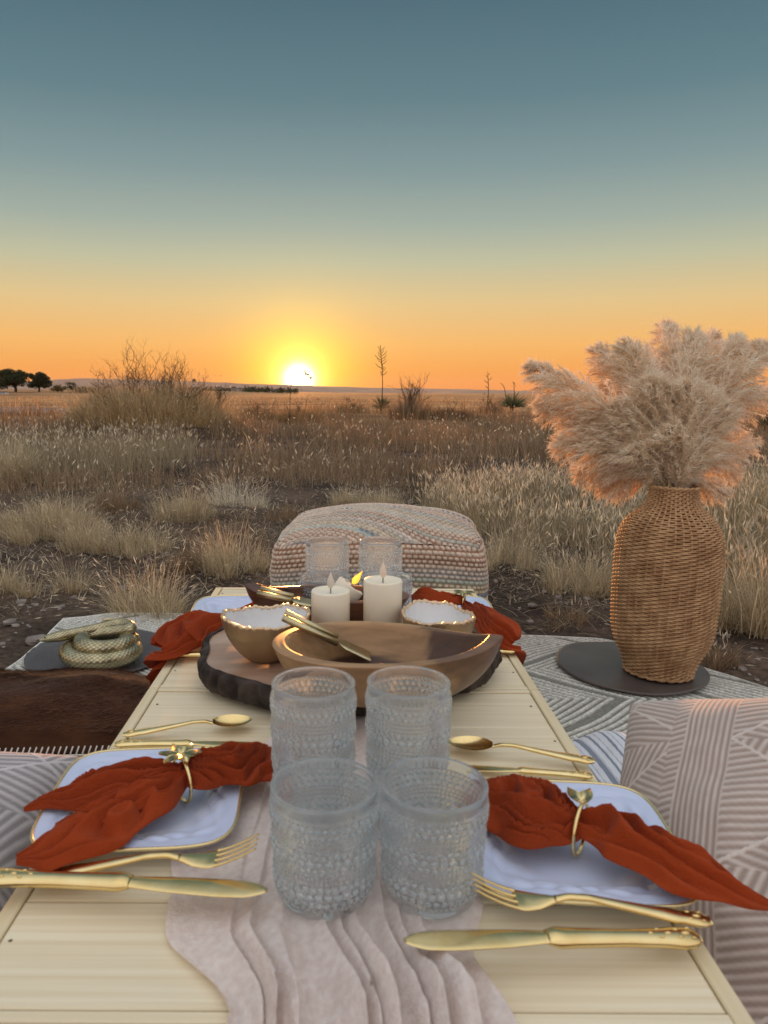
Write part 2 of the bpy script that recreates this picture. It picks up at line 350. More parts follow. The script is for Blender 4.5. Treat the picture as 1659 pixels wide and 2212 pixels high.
def pixpoly(poly, skip=None):
    """world-space polygon from measured ground points"""
    Q = np.array([at(x, y, 0)[:2] for x, y in poly]); lo = Q.min(0); hi = Q.max(0)
    def inside(p):
        c = np.zeros(len(p), bool); j = len(Q)-1
        for i in range(len(Q)):
            a, b = Q[i], Q[j]; m = ((a[1] > p[:, 1]) != (b[1] > p[:, 1])) & (p[:, 0] < (b[0]-a[0])*(p[:, 1]-a[1])/(b[1]-a[1]+1e-12)+a[0]); c ^= m; j = i
        return c
    def f(n):
        out = []
        tot = 0
        while tot < n:
            p = rng.uniform(lo, hi, (n, 2)); p = p[inside(p)]; out.append(p); tot += len(p)
            if len(out) > 60: break
        return np.concatenate(out)[:n]
    return f
farw = lambda p: .003+.0006*np.hypot(p[:, 0], p[:, 1])
# left and middle ground: thin low stubble with bare patches
field(wedge(2.6, 6.5, -42, 40), 60000, .055, BROWN, 1.2, .0022, clump=.12, segs=2)
field(wedge(3.0, 7.5, -42, 40, .8), 26000, .13, ((.3, .23, .15), (.52, .42, .28)), .8, .0026, clump=-.04, segs=3, hd=.12)
field(wedge(5.5, 13, -42, 42), 85000, lambda p: .10+.02*np.hypot(p[:, 0], p[:, 1]), BROWN, .45, farw, clump=.08, segs=2, hd=.04)
field(wedge(9, 26, -44, 44, 1.3), 52000, lambda p: .20+.013*np.hypot(p[:, 0], p[:, 1]-4), ((.24, .16, .09), (.44, .31, .18)), .4, farw, clump=.12, segs=2, hd=.04)
field(wedge(9, 24, -44, 44, 1.2), 26000, lambda p: .42+.006*np.hypot(p[:, 0], p[:, 1]), ((.16, .10, .055), (.34, .23, .13)), .45, farw, clump=-.06, segs=3, hd=.03)
field(wedge(7, 12, -44, 44), 9000, .34, ((.36, .29, .19), (.6, .5, .34)), .4, farw, clump=-.02, segs=3, hd=.2)
field(wedge(22, 90, -44, 44, 1.2), 42000, .34, ((.4, .27, .15), (.62, .44, .25)), .4, lambda p: .01+.0008*np.hypot(p[:, 0], p[:, 1]), clump=.1, segs=1)
FIELD = ((.30, .24, .14), (.60, .50, .32))
# the blond grass standing right of the stool, and taller grass behind the vase
field(pixpoly([(890, 1085), (1000, 1062), (1350, 1060), (1900, 1090), (2100, 1330), (1560, 1330), (1420, 1250), (1250, 1228), (1120, 1200), (960, 1130)]), 15000, .2, FIELD, .28, .0032, hd=.45, clump=.45, vary=.45)
field(pixpoly([(1490, 1120), (1700, 1040), (2100, 1050), (2300, 1330), (1680, 1370), (1560, 1300)]), 5000, .34, FIELD, .4, .0032, hd=.3, clump=.4)
field(pixpoly([(880, 1075), (1000, 1040), (1700, 1010), (1900, 1080), (1400, 1075)]), 9000, .2, FIELD, .3, .004, hd=.35, clump=.3)
field(pixpoly([(-300, 985), (160, 975), (420, 985), (420, 1010), (100, 1050), (-300, 1060)]), 9000, .34, ((.33, .27, .17), (.52, .43, .28)), .35, .005, hd=.2, clump=.35)
# tufts that stand apart: each its own thing
TUFTS = [ # px, py(base), width px, height px, palette, blades, heads, label
 (105, 1150, 240, 95, STRAW, 3200, .1, 'broad pale mound of fine dry grass left of the stool'),
 (215, 1178, 150, 80, STRAW, 1200, .2, 'dry grass mound merging into the right side of the broad pale mound'),
 (40, 1265, 130, 80, STRAW, 900, .3, 'low blond grass tuft by the left frame edge above the woven rug'),
 (150, 1262, 70, 85, STRAW, 260, .5, 'sparse tuft with tall thin seed stalks right of the low blond tuft'),
 (325, 1330, 150, 135, STRAW, 1100, .25, 'bright upright grass tuft on bare soil nearest the rug'),
 (520, 1075, 130, 70, PALE, 420, .9, 'tuft with white bristling seed heads above the left of the stool'),
 (400, 1105, 150, 80, STRAW, 1300, .2, 'rounded blond tuft left of the white bristling tuft'),
 (310, 1185, 130, 80, STRAW, 900, .3, 'leafy tuft midway between the pale mound and the stool'),
 (520, 1225, 150, 110, STRAW, 1300, .2, 'dense brownish tuft just left of the striped stool'),
 (420, 1215, 110, 80, BROWN, 700, .2, 'small brown tuft left of the dense tuft beside the stool'),
 (610, 1105, 90, 50, BROWN, 500, .3, 'small flat brown tuft above the left corner of the stool'),
 (740, 1065, 110, 50, STRAW, 700, .5, 'low seedy tuft above the left half of the stool'),
 (830, 1085, 100, 50, STRAW, 700, .4, 'low seedy tuft above the top of the stool'),
 (690, 1010, 90, 35, BROWN, 500, .4, 'small dark tuft below the setting sun'),
 (1090, 1215, 140, 90, STRAW, 1000, .3, 'grass tuft beside the right corner of the stool'),
 (1215, 1330, 120, 60, BROWN, 420, .1, 'sparse flattened brown tuft between the stool and the wicker vase'),
 (1245, 1262, 150, 110, STRAW, 1100, .4, 'seedy blond tuft left of the wicker vase'),
 (1600, 1345, 170, 190, STRAW, 1500, .4, 'tall blond tuft right of the wicker vase'),
 (1560, 1420, 110, 60, BROWN, 500, .1, 'low brown tuft at the foot of the vase on its right'),
 (10, 1040, 170, 110, STRAW, 1500, .3, 'tall wispy tuft at the left frame edge'),
 (250, 1090, 120, 65, BROWN, 700, .3, 'small tuft behind the broad pale mound'),
 (1290, 1010, 60, 95, STRAW, 60, .8, 'thin arching seed stalks just left of the feathery plumes'),
]
for x, y, wpx, hpx, pal, n, hd, lab in TUFTS:
    p = at(x, y, 0); D = np.dot(p-_C, _F); me = tuft_mesh(n, px_r(wpx, D)/2, px_r(hpx, D)*1.45, pal, .9, hd, .0016+.0006*D, hd > .8)
    obj('grass_tuft', me, loc=(p[0], p[1], gh(p[0], p[1])), label=lab, cat='grass tuft', group='grass tufts around the picnic')
pts = np.concatenate([wedge(2.4, 5, -40, 40)(9000), wedge(5, 10, -42, 42)(12000)]); pts = pts[~((pts[:, 0] > -.95) & (pts[:, 0] < 1.0) & (pts[:, 1] < 2.35))]; n = len(pts)
V, F, C, _, _ = blades(np.column_stack([pts, gh(*pts.T)+.012]), rng.uniform(.01, .03, n), rng.random(n)*2*PI, rng.uniform(1.5, 6, n), np.full(n, .0026)+.0004*pts[:, 1], shades(n, (.2, .15, .1), (.6, .5, .34), .3), 2, .0)
obj('broken_stems', make_mesh(V, F, M['grass'], col=C, smooth=False), kind='stuff')
# ------------------------------------------------------------------ shrubs, yuccas, trees
M['twig'] = mat('dark_twig', (.05, .034, .022), (.12, .08, .05), rough=.9, nscale=9)
M['leaf'] = mat('tree_leaf', (1, 1, 1), attr=True, rough=.6, transl=.35)
def twigs(H, R, n, depth=3, r0=.012, up=.8, kink=.25):
    parts = []
    def br(p, d, L, r, k):
        pts = [p]; q = p.copy(); dd = d.copy()
        for i in range(4):
            dd = dd+rng.normal(0, kink, 3); dd[2] += .12; dd /= np.linalg.norm(dd); q = q+dd*L/4; pts.append(q.copy())
        parts.append(tube(pts, np.linspace(r, r*.45, 5), 4, False))
        if k < depth:
            for j in range(rng.integers(2, 5)):
                i = rng.integers(1, 5); e = dd+rng.normal(0, .55, 3); e[2] = abs(e[2])*up+.1; e /= np.linalg.norm(e); br(pts[i], e, L*rng.uniform(.45, .75), r*.55, k+1)
    for i in range(n):
        a = rng.random()*2*PI; d = np.array([math.cos(a)*rng.uniform(.1, R/H), math.sin(a)*rng.uniform(.1, R/H), 1.]); d /= np.linalg.norm(d)
        br(np.array([0, 0, -.05]), d, H*rng.uniform(.4, .6), r0, 0)
    return join(parts)[:2]
def ground_at(x, y): p = at(x, y, 0); return np.array([p[0], p[1], gh(p[0], p[1])]), np.dot(p-_C, _F)
# big grassy bush on the hummock
p, D = ground_at(290, 950); p = np.array([-2.95, 11.3, gh(-2.95, 11.3)])
rt = obj('dry_bush', None, loc=p, label='big grassy bush rising above the horizon on a sandy hummock at left', cat='bush')
n = 15000; a = rng.random(n)*2*PI; r = np.sqrt(rng.random(n)); bx = r*np.cos(a)*1.25; by = r*np.sin(a)*.9
base = np.stack([bx, by, gh(p[0]+bx, p[1]+by)-p[2]-.03], -1); ht = rng.uniform(.2, .72, n)*(1-.55*r**2)*(.45+1.1*fbm(bx*1.7+4, by*1.7, 3, 71))*1.15; ht[:700] = rng.uniform(.6, 1.0, 700)*(1-.35*r[:700])
V, F, C, tp, dr = blades(base, ht, a+rng.normal(0, .9, n), np.abs(rng.normal(.45, .4, n)), rng.uniform(.004, .009, n), shades(n, (.42, .31, .17), (.78, .60, .35), .3), 3)
k = rng.random(n) < .08; V2, F2, C2 = heads(tp[k], dr[k], rng.uniform(.04, .08, k.sum()), rng.uniform(.003, .005, k.sum()), shades(k.sum(), *PALE)); V, F, C = join([(V, F, C), (V2, F2, C2)])
obj('blades', make_mesh(V, F, M['grass'], col=C, smooth=False), rt, kind='stuff')
bp_ = []
for dx, dy, H in [(-.35, 0, 1.05), (-.25, .1, .9), (-.1, .1, .75), (.15, 0, .8), (.3, 0, .88), (.45, -.1, .85), (.1, .2, .72), (.75, .1, .55), (-.75, 0, .5), (-.5, -.3, .6), (.6, -.2, .6), (1.0, .1, .5)]:
    V, F = twigs(H, H*.6, 6, 3, .008); V = V+np.array([dx, dy, .12]); bp_.append((V, F))
V, F, _ = join(bp_); obj('branches', make_mesh(V, F, M['twig'], smooth=False), rt)
def shrub(x, y, Hpx, wpx, n, lab, leafy=0, pal=GREEN, r0=.01, name='bare_shrub', grp='shrubs along the horizon'):
    p, D = ground_at(x, y); H = px_r(Hpx, D); R = px_r(wpx, D)/2
    rt = obj(name, None, loc=p, label=lab, cat='shrub', group=grp)
    V, F = twigs(H, R, n, 3, r0); V[:, :2] *= R/max(np.abs(V[:, :2]).max(), 1e-6)*1.05; V[:, 2] *= H/V[:, 2].max()
    obj('branches', make_mesh(V, F, M['twig'], smooth=False), rt)
    if leafy:
        n = leafy; a = rng.random(n)*2*PI; r = np.sqrt(rng.random(n)); base = np.stack([r*np.cos(a)*R*.8, r*np.sin(a)*R*.8, 0*r-.03], -1)
        V, F, C, _, _ = blades(base, H*rng.uniform(.35, .85, n)*(1-.4*r), a, np.abs(rng.normal(.35, .3, n)), np.full(n, .0008*D+.002), shades(n, *pal), 2)
        obj('foliage', make_mesh(V, F, M['grass'], col=C, smooth=False), rt)
shrub(885, 905, 106, 110, 9, 'bare dark shrub with spiky crown above the horizon right of the yucca', 700, BROWN, .014)
shrub(975, 905, 55, 110, 6, 'low brown shrub right of the bare spiky shrub', 900, ((.14, .09, .05), (.26, .17, .1)))
shrub(1060, 895, 48, 60, 5, 'small shrub under the short bare flower stalk', 500, BROWN)
shrub(760, 893, 44, 90, 5, 'low grassy shrub between the sun and the yucca', 900, ((.3, .2, .1), (.5, .34, .18)))
shrub(560, 905, 52, 140, 5, 'low scrub below and left of the setting sun', 1200, ((.3, .2, .1), (.5, .34, .18)))
shrub(650, 910, 62, 130, 5, 'orange backlit scrub directly under the setting sun', 1300, ((.34, .22, .1), (.55, .36, .18)))
shrub(470, 915, 60, 150, 5, 'low scrub just right of the big grassy bush', 1200, ((.26, .18, .1), (.45, .32, .18)))
M['yucca'] = mat('yucca_leaf', (.06, .08, .035), (.16, .17, .08), rough=.5, nscale=6, transl=.2)
def yucca(x, y, rpx, lab, stalk=None, branches=0, n=70, name='yucca', pal=1):
    p, D = ground_at(x, y); R = px_r(rpx, D)
    rt = obj(name, None, loc=p, label=lab, cat='yucca', group='yuccas on the plain')
    u = rng.random(n); el = np.arcsin(.02+.96*u); az = rng.random(n)*2*PI
    d = np.stack([np.cos(el)*np.cos(az), np.cos(el)*np.sin(az), np.sin(el)], -1); sd = np.cross(d, rng.normal(0, 1, (n, 3))); sd /= np.linalg.norm(sd, axis=1)[:, None]
    b0 = np.array([0, 0, R*.35]); Ln = R*rng.uniform(.8, 1.15, n)[:, None]; w = R*.035
    V = np.stack([b0+d*R*.08-sd*w, b0+d*R*.08+sd*w, b0+d*Ln*.6+sd*w*.8, b0+d*Ln*.6-sd*w*.8, b0+d*Ln-np.array([0, 0, .03])*R], 1).reshape(-1, 3); o = (np.arange(n)*5)[:, None]
    obj('leaves', make_mesh(V, [o+np.array([[0, 1, 2, 3]]), o+np.array([[3, 2, 4]])], M['yucca'], smooth=False), rt)
    obj('trunk', make_mesh(*tube([(0, 0, -.05), (0, 0, R*.4)], [R*.12, R*.1], 8), M['twig']), rt)
    if stalk:
        H = px_r(stalk, D); r = .0008*D
        pts = interp([(0, 0, R*.3), (.01*H, 0, H*.5), (-.03*H, 0, H)], 12); obj('flower_stalk', make_mesh(*tube(pts, np.linspace(r, r*.4, 12), 5), M['twig']), rt)
        if branches:
            ps = []
            for i in range(branches):
                t = .55+.43*i/branches; q = pts[min(int(t*11), 11)]*(1-(t*11 % 1))+pts[min(int(t*11)+1, 11)]*(t*11 % 1)
                s = 1 if i % 2 else -1; Lb = H*.10*math.sin((1-(t-.5)*2)*2.2+.35)*rng.uniform(.6, 1.2); a = rng.normal(0, .9); dd = np.array([s*math.cos(a), math.sin(a), 0])
                ps.append(tube(interp([q, q+dd*Lb*.6+np.array([0, 0, Lb*.3]), q+dd*Lb+np.array([0, 0, Lb*.75])], 5), np.linspace(r*.6, r*.4, 5), 4))
            V, F, _ = join(ps); obj('side_stems', make_mesh(V, F, M['twig']), rt)
yucca(824, 892, 32, 'yucca with one tall branched flower stalk right of the sun', 145, 22, 90)
yucca(1105, 893, 36, 'green yucca clump left of the feathery plumes', 0, 0, 130)
yucca(1053, 880, 14, 'small yucca sending up a short thin bare stalk', 78, 6, 30)
yucca(1652, 930, 34, 'dark green yucca at the right frame edge behind the plumes', 95, 8, 110)
yucca(1165, 890, 16, 'tiny yucca peeping from behind the leftmost plume', 0, 0, 60)
# arching seed stalk in front of the sun
def stalk(pts, r, lab, blobs=0, name='seed_stalk', D=10., brs=0):
    P = np.array(pts); rt = obj(name, None, loc=P[0], label=lab, cat='dry stalk', group='dry stalks against the sky')
    Q = interp(P-P[0], 24); obj('stem', make_mesh(*tube(Q, np.linspace(r, r*.5, 24), 5), M['twig']), rt)
    if blobs:
        ps = []
        for i in range(blobs):
            t = i/blobs; c = Q[-1]+np.array([-.03+.17*t+rng.normal(0, .02), rng.normal(0, .03), .035-.15*t+rng.normal(0, .03)])*D/10
            s = .02*D/10*rng.uniform(.5, 1.2); V, F = lathe([(1e-4, -1), (.7, -.6), (1, 0), (.6, .7), (1e-4, 1)], 7); V = V*s*np.array([1, .8, .9])*(1+rng.normal(0, .15, (len(V), 1))); obj('seed_pod', make_mesh(V+c, F, M['twig']), rt)
            obj('pod_stalk', make_mesh(*tube([Q[-1-rng.integers(0, 3)], c], [r*.4, r*.3], 4), M['twig']), rt)
b0, D0 = ground_at(626, 915)
def pd(x, y, D): return atd(x, y, D)
stalk([b0, pd(627, 850, D0), pd(633, 815, D0), pd(645, 799, D0), pd(654, 799, D0), pd(660, 806, D0)], .008, 'arching stalk with a clump of seed pods in front of the sun', 16, D=D0*.62)
for x0, yb, x1, y1, lab in [(398, 900, 389, 789, 'lone thin upright stalk right of the big grassy bush'), (1095, 870, 1081, 827, 'short bent stalk beside the green yucca clump'), (1110, 870, 1109, 826, 'thin stalk with a small pod above the green yucca clump')]:
    b, D = ground_at(x0, yb); stalk([b, pd((x0+x1)/2+1, (848+y1)/2, D), pd(x1, y1, D)], .0006*D, lab, 3 if x0 == 1110 else 0, D=D*.4)
# trees at the far left, bushes beside them
M['bark_far'] = mat('tree_bark', (.05, .035, .025), (.1, .07, .05), rough=.95, nscale=20)
def tree(x, yb, D, hpx, wpx, lab, pal, name='spreading_tree', n=7800, cat='tree', trunkf=.3):
    p = atd(x, yb, D); p[2] = gh(p[0], p[1]); H = px_r(848-0-yb, D)*0+px_r(hpx, D); R = px_r(wpx, D)/2
    rt = obj(name, None, loc=p, label=lab, cat=cat)
    ps = [tube(interp([(0, 0, -.3), (.03*R, 0, H*.2), (-.05*R, 0, H*.45)], 6), np.linspace(R*.09, R*.05, 6), 8)]
    cl = []
    for i in range(26):
        a = rng.random()*2*PI; r = math.sqrt(rng.random())*.78; c = np.array([math.cos(a)*r*R, math.sin(a)*r*R, H*(.26+.56*rng.random()*(1-r*r*.45))]); cl.append((c, R*rng.uniform(.26, .40)))
        ps.append(tube(interp([(0, 0, H*trunkf*rng.uniform(.4, 1)), c*.5+np.array([0, 0, H*.12]), c], 5), np.linspace(R*.035, R*.008, 5), 5))
    V, F, _ = join(ps); obj('trunk', make_mesh(V, F, M['bark_far']), rt)
    per = n//26; Vs = []; Cs = []
    for c, s in cl:
        q = rng.normal(0, 1, (per, 3)); q /= np.linalg.norm(q, axis=1)[:, None]; q *= (rng.random((per, 1))**.45)*s*np.array([1.15, 1.15, .8]); q += c
        A = rng.normal(0, 1, (per, 3)); A /= np.linalg.norm(A, axis=1)[:, None]; B = np.cross(A, rng.normal(0, 1, (per, 3))); B /= np.linalg.norm(B, axis=1)[:, None]; w = R*.055*rng.uniform(.6, 1.4, (per, 1))
        Vs.append(np.stack([q-A*w, q-B*w*.6, q+A*w, q+B*w*.6], 1).reshape(-1, 3)); Cs.append(np.repeat(shades(per, *pal), 4, 0))
    V = np.concatenate(Vs); obj('crown', make_mesh(V, np.arange(len(V)).reshape(-1, 4), M['leaf'], col=np.concatenate(Cs), smooth=False), rt)
DT = 150
TG = ((.035, .045, .02), (.08, .09, .035)); TB = ((.12, .11, .04), (.24, .2, .07))
tree(33, 838, DT, 54, 72, 'wide dark tree, leftmost on the skyline', TG)
tree(84, 838, DT+6, 48, 50, 'dark rounded tree right of the wide tree on the skyline', TG)
tree(152, 837, DT, 28, 28, 'small green bushy tree standing alone on the skyline', TG, 'small_tree', 1800)
tree(124, 839, DT+10, 16, 34, 'low olive thicket between the dark trees and the small tree', TB, 'thicket', 2200, 'bush', .15)
tree(190, 840, DT, 11, 60, 'low brown thicket left of the big grassy bush', ((.2, .14, .06), (.35, .24, .1)), 'thicket', 2200, 'bush', .15)
# town on the plain: low houses and a pale tower
M['housewall'] = mat('pale_house_wall', (.4, .33, .27), rough=.9); M['roof'] = mat('dark_roof', (.09, .07, .07), rough=.9); M['white'] = mat('white_paint', (.75, .75, .75), rough=.7); M['glassd'] = mat('dark_window', (.03, .03, .035), rough=.2)
def house(x, yb, D, wpx, hpx, lab, roofm='roof', wall='housewall'):
    p = atd(x, yb, D); p[2] = gh(p[0], p[1])-.0002*max(np.hypot(p[0], p[1])-300, 0); w = px_r(wpx, D)/2; h = px_r(hpx, D); dp = w*.7
    rt = obj('house', None, loc=p, label=lab, cat='house', group='houses on the plain')
    V, F = box(-w, w, -dp, dp, -.5, h*.65); obj('wall', make_mesh(V, F, M[wall], smooth=False), rt)
    e = w*.08; z0 = h*.65+.01
    V = np.array([(-w-e, -dp-e, z0), (w+e, -dp-e, z0), (w+e, dp+e, z0), (-w-e, dp+e, z0), (-w*.8, 0, h), (w*.8, 0, h)]); obj('roof', make_mesh(V, [np.array([[0, 1, 5, 4], [2, 3, 4, 5], [3, 2, 1, 0]]), np.array([[1, 2, 5], [3, 0, 4]])], M[roofm], smooth=False), rt)
    for s in (-.5, .1, .6):
        V, F = box(w*(s-.12), w*(s+.12), -dp-.05, -dp+.05, h*.2, h*.5); obj('window', make_mesh(V, F, M['glassd'], smooth=False), rt)
hd_ = [(4, 840, 120, 22, 5.5, 'small white building at the left frame edge beside the dark trees', 'roof', 'white')]
for i, (x, wp) in enumerate([(425, 14), (448, 18), (472, 12), (492, 20), (520, 12), (543, 16), (568, 10), (455, 9), (505, 10), (590, 12), (392, 10)]):
    hd_.append((x, 845, 480+40*(i % 4)+rng.uniform(0, 30), wp, 6+2*(i % 3), 'pale low house with dark roof in the far town between bush and sun', 'roof', 'housewall'))
for h_ in hd_: house(*h_)
p = atd(420, 845, 420); p[2] = gh(p[0], p[1])-.03
rt = obj('water_tower', None, loc=p, label='slim pale tower with dark top in the far town right of the big bush', cat='tower')
Hh = px_r(26, 420); obj('column', make_mesh(*lathe([(1e-3, 0), (.65, 0), (.55, Hh*.68), (1e-3, Hh*.68)], 16), M['white']), rt); obj('tank', make_mesh(*lathe([(1e-3, Hh*.68), (.9, Hh*.7), (1, Hh*.85), (.7, Hh), (1e-3, Hh*1.01)], 16), M['roof']), rt)
for i in range(26):   # town trees
    pass
rows = []
n = 2600; xs = rng.uniform(380, 640, 90); Vs = []; Cs = []
for x in xs:
    D = rng.uniform(420, 700); c = atd(x, 845, D); c[2] = rng.uniform(.8, 2.5); s = rng.uniform(1.2, 2.6)
    q = rng.normal(0, .5, (50, 3))*s*np.array([1.6, 1, .8])+c; q[:, 2] = np.abs(q[:, 2]); A = rng.normal(0, 1, (50, 3))*.35; B = rng.normal(0, 1, (50, 3))*.35
    Vs.append(np.stack([q-A, q-B, q+A, q+B], 1).reshape(-1, 3)); Cs.append(np.repeat(shades(50, *TG), 4, 0))
V = np.concatenate(Vs); obj('distant_scrub', make_mesh(V, np.arange(len(V)).reshape(-1, 4), M['leaf'], col=np.concatenate(Cs), smooth=False), kind='stuff')

# ------------------------------------------------------------------ stones
M['stone'] = mat('grey_stone', (.16, .135, .12), (.34, .3, .27), rough=.9, nscale=12, bump=.4, bscale=50)
def stone_mesh(s, fl=.55, seed=0):
    a = np.arange(10)/10*2*PI; z = np.linspace(-1, 1, 7); r = np.sqrt(np.maximum(1-np.abs(z)**2.6, 0))
    V = np.stack([r[:, None]*np.cos(a), r[:, None]*np.sin(a), np.repeat(z[:, None], 10, 1)*fl], -1)
    V = V*(.6+.75*noise2(V[..., 0]*2.3+seed, V[..., 1]*2.3+V[..., 2], seed))[..., None]; return V.reshape(-1, 3)*s, [gridf(7, 10, False, True)[:, ::-1]]
ps = []
for i in range(3800):
    r = 1.9+3.6*rng.random()**1.5; a = RAD(rng.uniform(-36, 34)); x, y = r*math.sin(a), r*math.cos(a)
    if -.95 < x < 1.02 and y < 2.35: continue
    a = rng.random(6)*2*PI; s = .003+.009*rng.random()**4+.0006*r; V, F = lathe([(1e-4, -.5), (1, -.1), (.8, .35), (1e-4, .55)], 6); V = V*s*rng.uniform(.6, 1.3, 3)*(1+rng.normal(0, .15, (len(V), 1))); ps.append((V+[x, y, gh(x, y)+.002], F))
V, F, _ = join(ps); obj('gravel', make_mesh(V, F, M['stone'], smooth=False), kind='stuff')
for i, (x, y, wpx, fl, lab) in enumerate([(1108, 1362, 52, .3, 'flat grey stone slab by the rug edge right of the draped napkin'), (78, 1375, 40, .5, 'pale rough stone left of the woven rug'), (262, 1262, 22, .5, 'small dark stone beside the upright tuft'),
        (1150, 1300, 18, .5, 'small stone on bare soil right of the stool'), (20, 1335, 26, .5, 'dark stone at the left frame edge'), (1145, 1335, 14, .6, 'little pale stone behind the flat stone slab'), (45, 1290, 24, .45, 'rounded stone below the low blond tuft')]):
    p, D = ground_at(x, y); obj('stone', make_mesh(*stone_mesh(px_r(wpx, D)/2, fl, i+3), M['stone'], smooth=False), loc=p+[0, 0, .008], rot=(0, 0, i*1.3), label=lab, cat='stone', group='stones around the rug')
# fallen dry stems lying near the rug
V, F, C = [], [], []
n = 900; x = np.concatenate([rng.uniform(.55, 1.6, n//2), rng.uniform(-1.8, .1, n//2)]); y = np.concatenate([rng.uniform(2.1, 3.2, n//2), rng.uniform(2.35, 3.3, n//2)])
V, F, C, _, _ = blades(np.column_stack([x, y, gh(x, y)+.004]), np.full(n, .02)*rng.uniform(.5, 2, n), rng.random(n)*2*PI, rng.uniform(2, 6, n), np.full(n, .0028), shades(n, *STRAW), 3, .0)
obj('fallen_straw', make_mesh(V, F, M['grass'], col=C, smooth=False), kind='stuff')

# ------------------------------------------------------------------ rug
M['rug'] = mat('woven_rug', (1, 1, 1), c2=(.75, 1.15), attr=True, rough=.95, nscale=160, bump=.6, bscale=500, bdist=.002, sheen=.2)
nu, nv = 560, 620; u = np.linspace(0, 1, nu)[:, None]; v = np.linspace(0, 1, nv)[None]
_yx = interp([(-.9, 2.05), (-.82, 2.15), (-.5, 2.185), (-.1, 2.12), (.3, 2.02), (.5, 1.99), (.69, 2.0), (.78, 1.92), (.92, 1.73), (1.05, 1.52)], 200)
yfar = lambda x: np.interp(x, _yx[:, 0], _yx[:, 1])+.006*np.sin(x*26)
X = -.85+.014*np.sin(v*17)+.03*(v-.5)+(1.0+.85)*u; Y = .1+v*(yfar(X)-.1)
ripple = (fbm(X*3, Y*3, 3, 77)-.5)*.03
gx = X+.02*np.sin(Y*9)+.01*np.sin(Y*23+X*5); band = (Y*1.0+.06)/.36; k = np.floor(band); ph = np.abs((band % 1)*2-1)
w = gx*1.0+ (ph*.36/2)*1.35*1.0; per = .0245; fr = (w/per+.4*(fbm(X*6, Y*6, 2, 5)-.5)) % 1
grp = (np.floor(w/per) % 9)
rib = np.clip(1-np.abs(fr-.5)/.36, 0, 1)**.5*np.where(grp < 8, 1, .15)

tw2 = np.sin(Y*2*PI/.0075)
zr = .006+rib*.0065*(.85+.15*tw2)+ripple*(.35+0*X)
edge = np.minimum(np.minimum(u, 1-u)*1.9, (1-v)*2.0); zr = np.where(edge < .012, .012+ripple, zr)
Z = np.maximum(zr+.004, .002)-.012*(edge < .004)
cr = np.array([.78, .78, .71]); dk = np.array([.21, .215, .18]); tt = np.clip(rib*1.6-.25, 0, 1)*(.8+.2*tw2); tt = np.where(edge < .012, .9, tt)
C = dk*(1-tt[..., None])+cr*tt[..., None]; C = C*(.88+.24*fbm(X*40, Y*40, 2, 8))[..., None]
rugc = obj('woven_rug', make_mesh(np.stack([X+0*Z, Y, Z+.005], -1), gridf(nu, nv), M['rug'], col=C), label='large sage and cream woven rug with raised chevron ribs spread on the soil', cat='rug')
RZ = .030
# ------------------------------------------------------------------ placemats
M['leather'] = mat('dark_leather', (.06, .046, .04), (.115, .095, .085), rough=.36, nscale=5, bump=.25, bscale=120, bdist=.001)
M['leather2'] = mat('ribbed_mat', (.075, .07, .072), (.1, .095, .095), rough=.5, nscale=5)
def round_mat(c, r, m, lab, ribs=False):
    nr, na = (90, 160) if ribs else (24, 96); rr = np.linspace(0, r, nr)[:, None]; a = np.arange(na)/na*2*PI
    X = rr*np.cos(a); Y = rr*np.sin(a); Z = .004+(fbm(X*6+3, Y*6, 2, 61)-.5)*.012*(rr/r)+0*a
    if ribs: Z = Z+.0012*np.sin((X*.25+Y+.008*np.abs(((X/.03) % 2)-1))*2*PI/.0085)
    Vt = np.stack([X, Y, Z], -1).reshape(-1, 3); Vb = Vt[-na:]-[0, 0, .004]; V = np.vstack([Vt, Vb]); F = [gridf(nr, na, False, True), gridf(2, na, False, True)+(nr-1)*na]
    return obj('round_placemat', make_mesh(V, F, m), loc=c, label=lab, cat='placemat')
ML = at(215, 1409, RZ); MR = at(1362, 1438, RZ)
round_mat(ML, .178, M['leather2'], 'ribbed dark grey round placemat on the rug under the coiled snake', True)
round_mat(MR, .176, M['leather'], 'smooth dark brown round leather placemat under the wicker vase')
# ------------------------------------------------------------------ snake
M['bronze'] = mat('antique_brass', (.30, .24, .12), (.62, .56, .36), rough=.34, metal=.85, nscale=18, contrast=(.3, .7))
sc_ = np.array(at(222, 1428, RZ+.01)); pts = []
for i in range(15):
    a = RAD(100-i*30); pts.append((.078*math.cos(a), .078*math.sin(a), .022+.0012*i))
for i in range(9):
    a = RAD(40-i*32-0); rr_ = .056-.0006*i; pts.append((rr_*math.cos(a)+.004, rr_*math.sin(a)+.004, .05+.0022*i))
pts = [(x, y, .022+(z-.022)*.72) for x, y, z in pts]
pts += [(x, y, z-.018) for x, y, z in [(.052, .045, .083), (.03, .066, .09), (-.005, .05, .088), (-.05, .024, .085), (-.09, .004, .082), (-.125, -.012, .079), (-.143, -.02, .077)]]
P = interp(pts, 520); s = np.linspace(0, 1, 520); ar = np.concatenate([[0], np.cumsum(np.linalg.norm(np.diff(P, axis=0), axis=1))]); ar /= ar[-1]
rad = np.interp(ar, [0, .12, .3, .6, .8, .9, .94, .965, .985, 1], [.012, .018, .020, .0195, .016, .0125, .012, .0165, .013, .004])
nk = 44; V, F = tube(P, rad, nk, False); T = ar*1.45
A = np.arange(nk)/nk; dv = V.reshape(520, nk, 3); cen = P[:, None]; q1 = (T[:, None]/.0135+A[None]*12) ; q2 = (T[:, None]/.0135-A[None]*12)
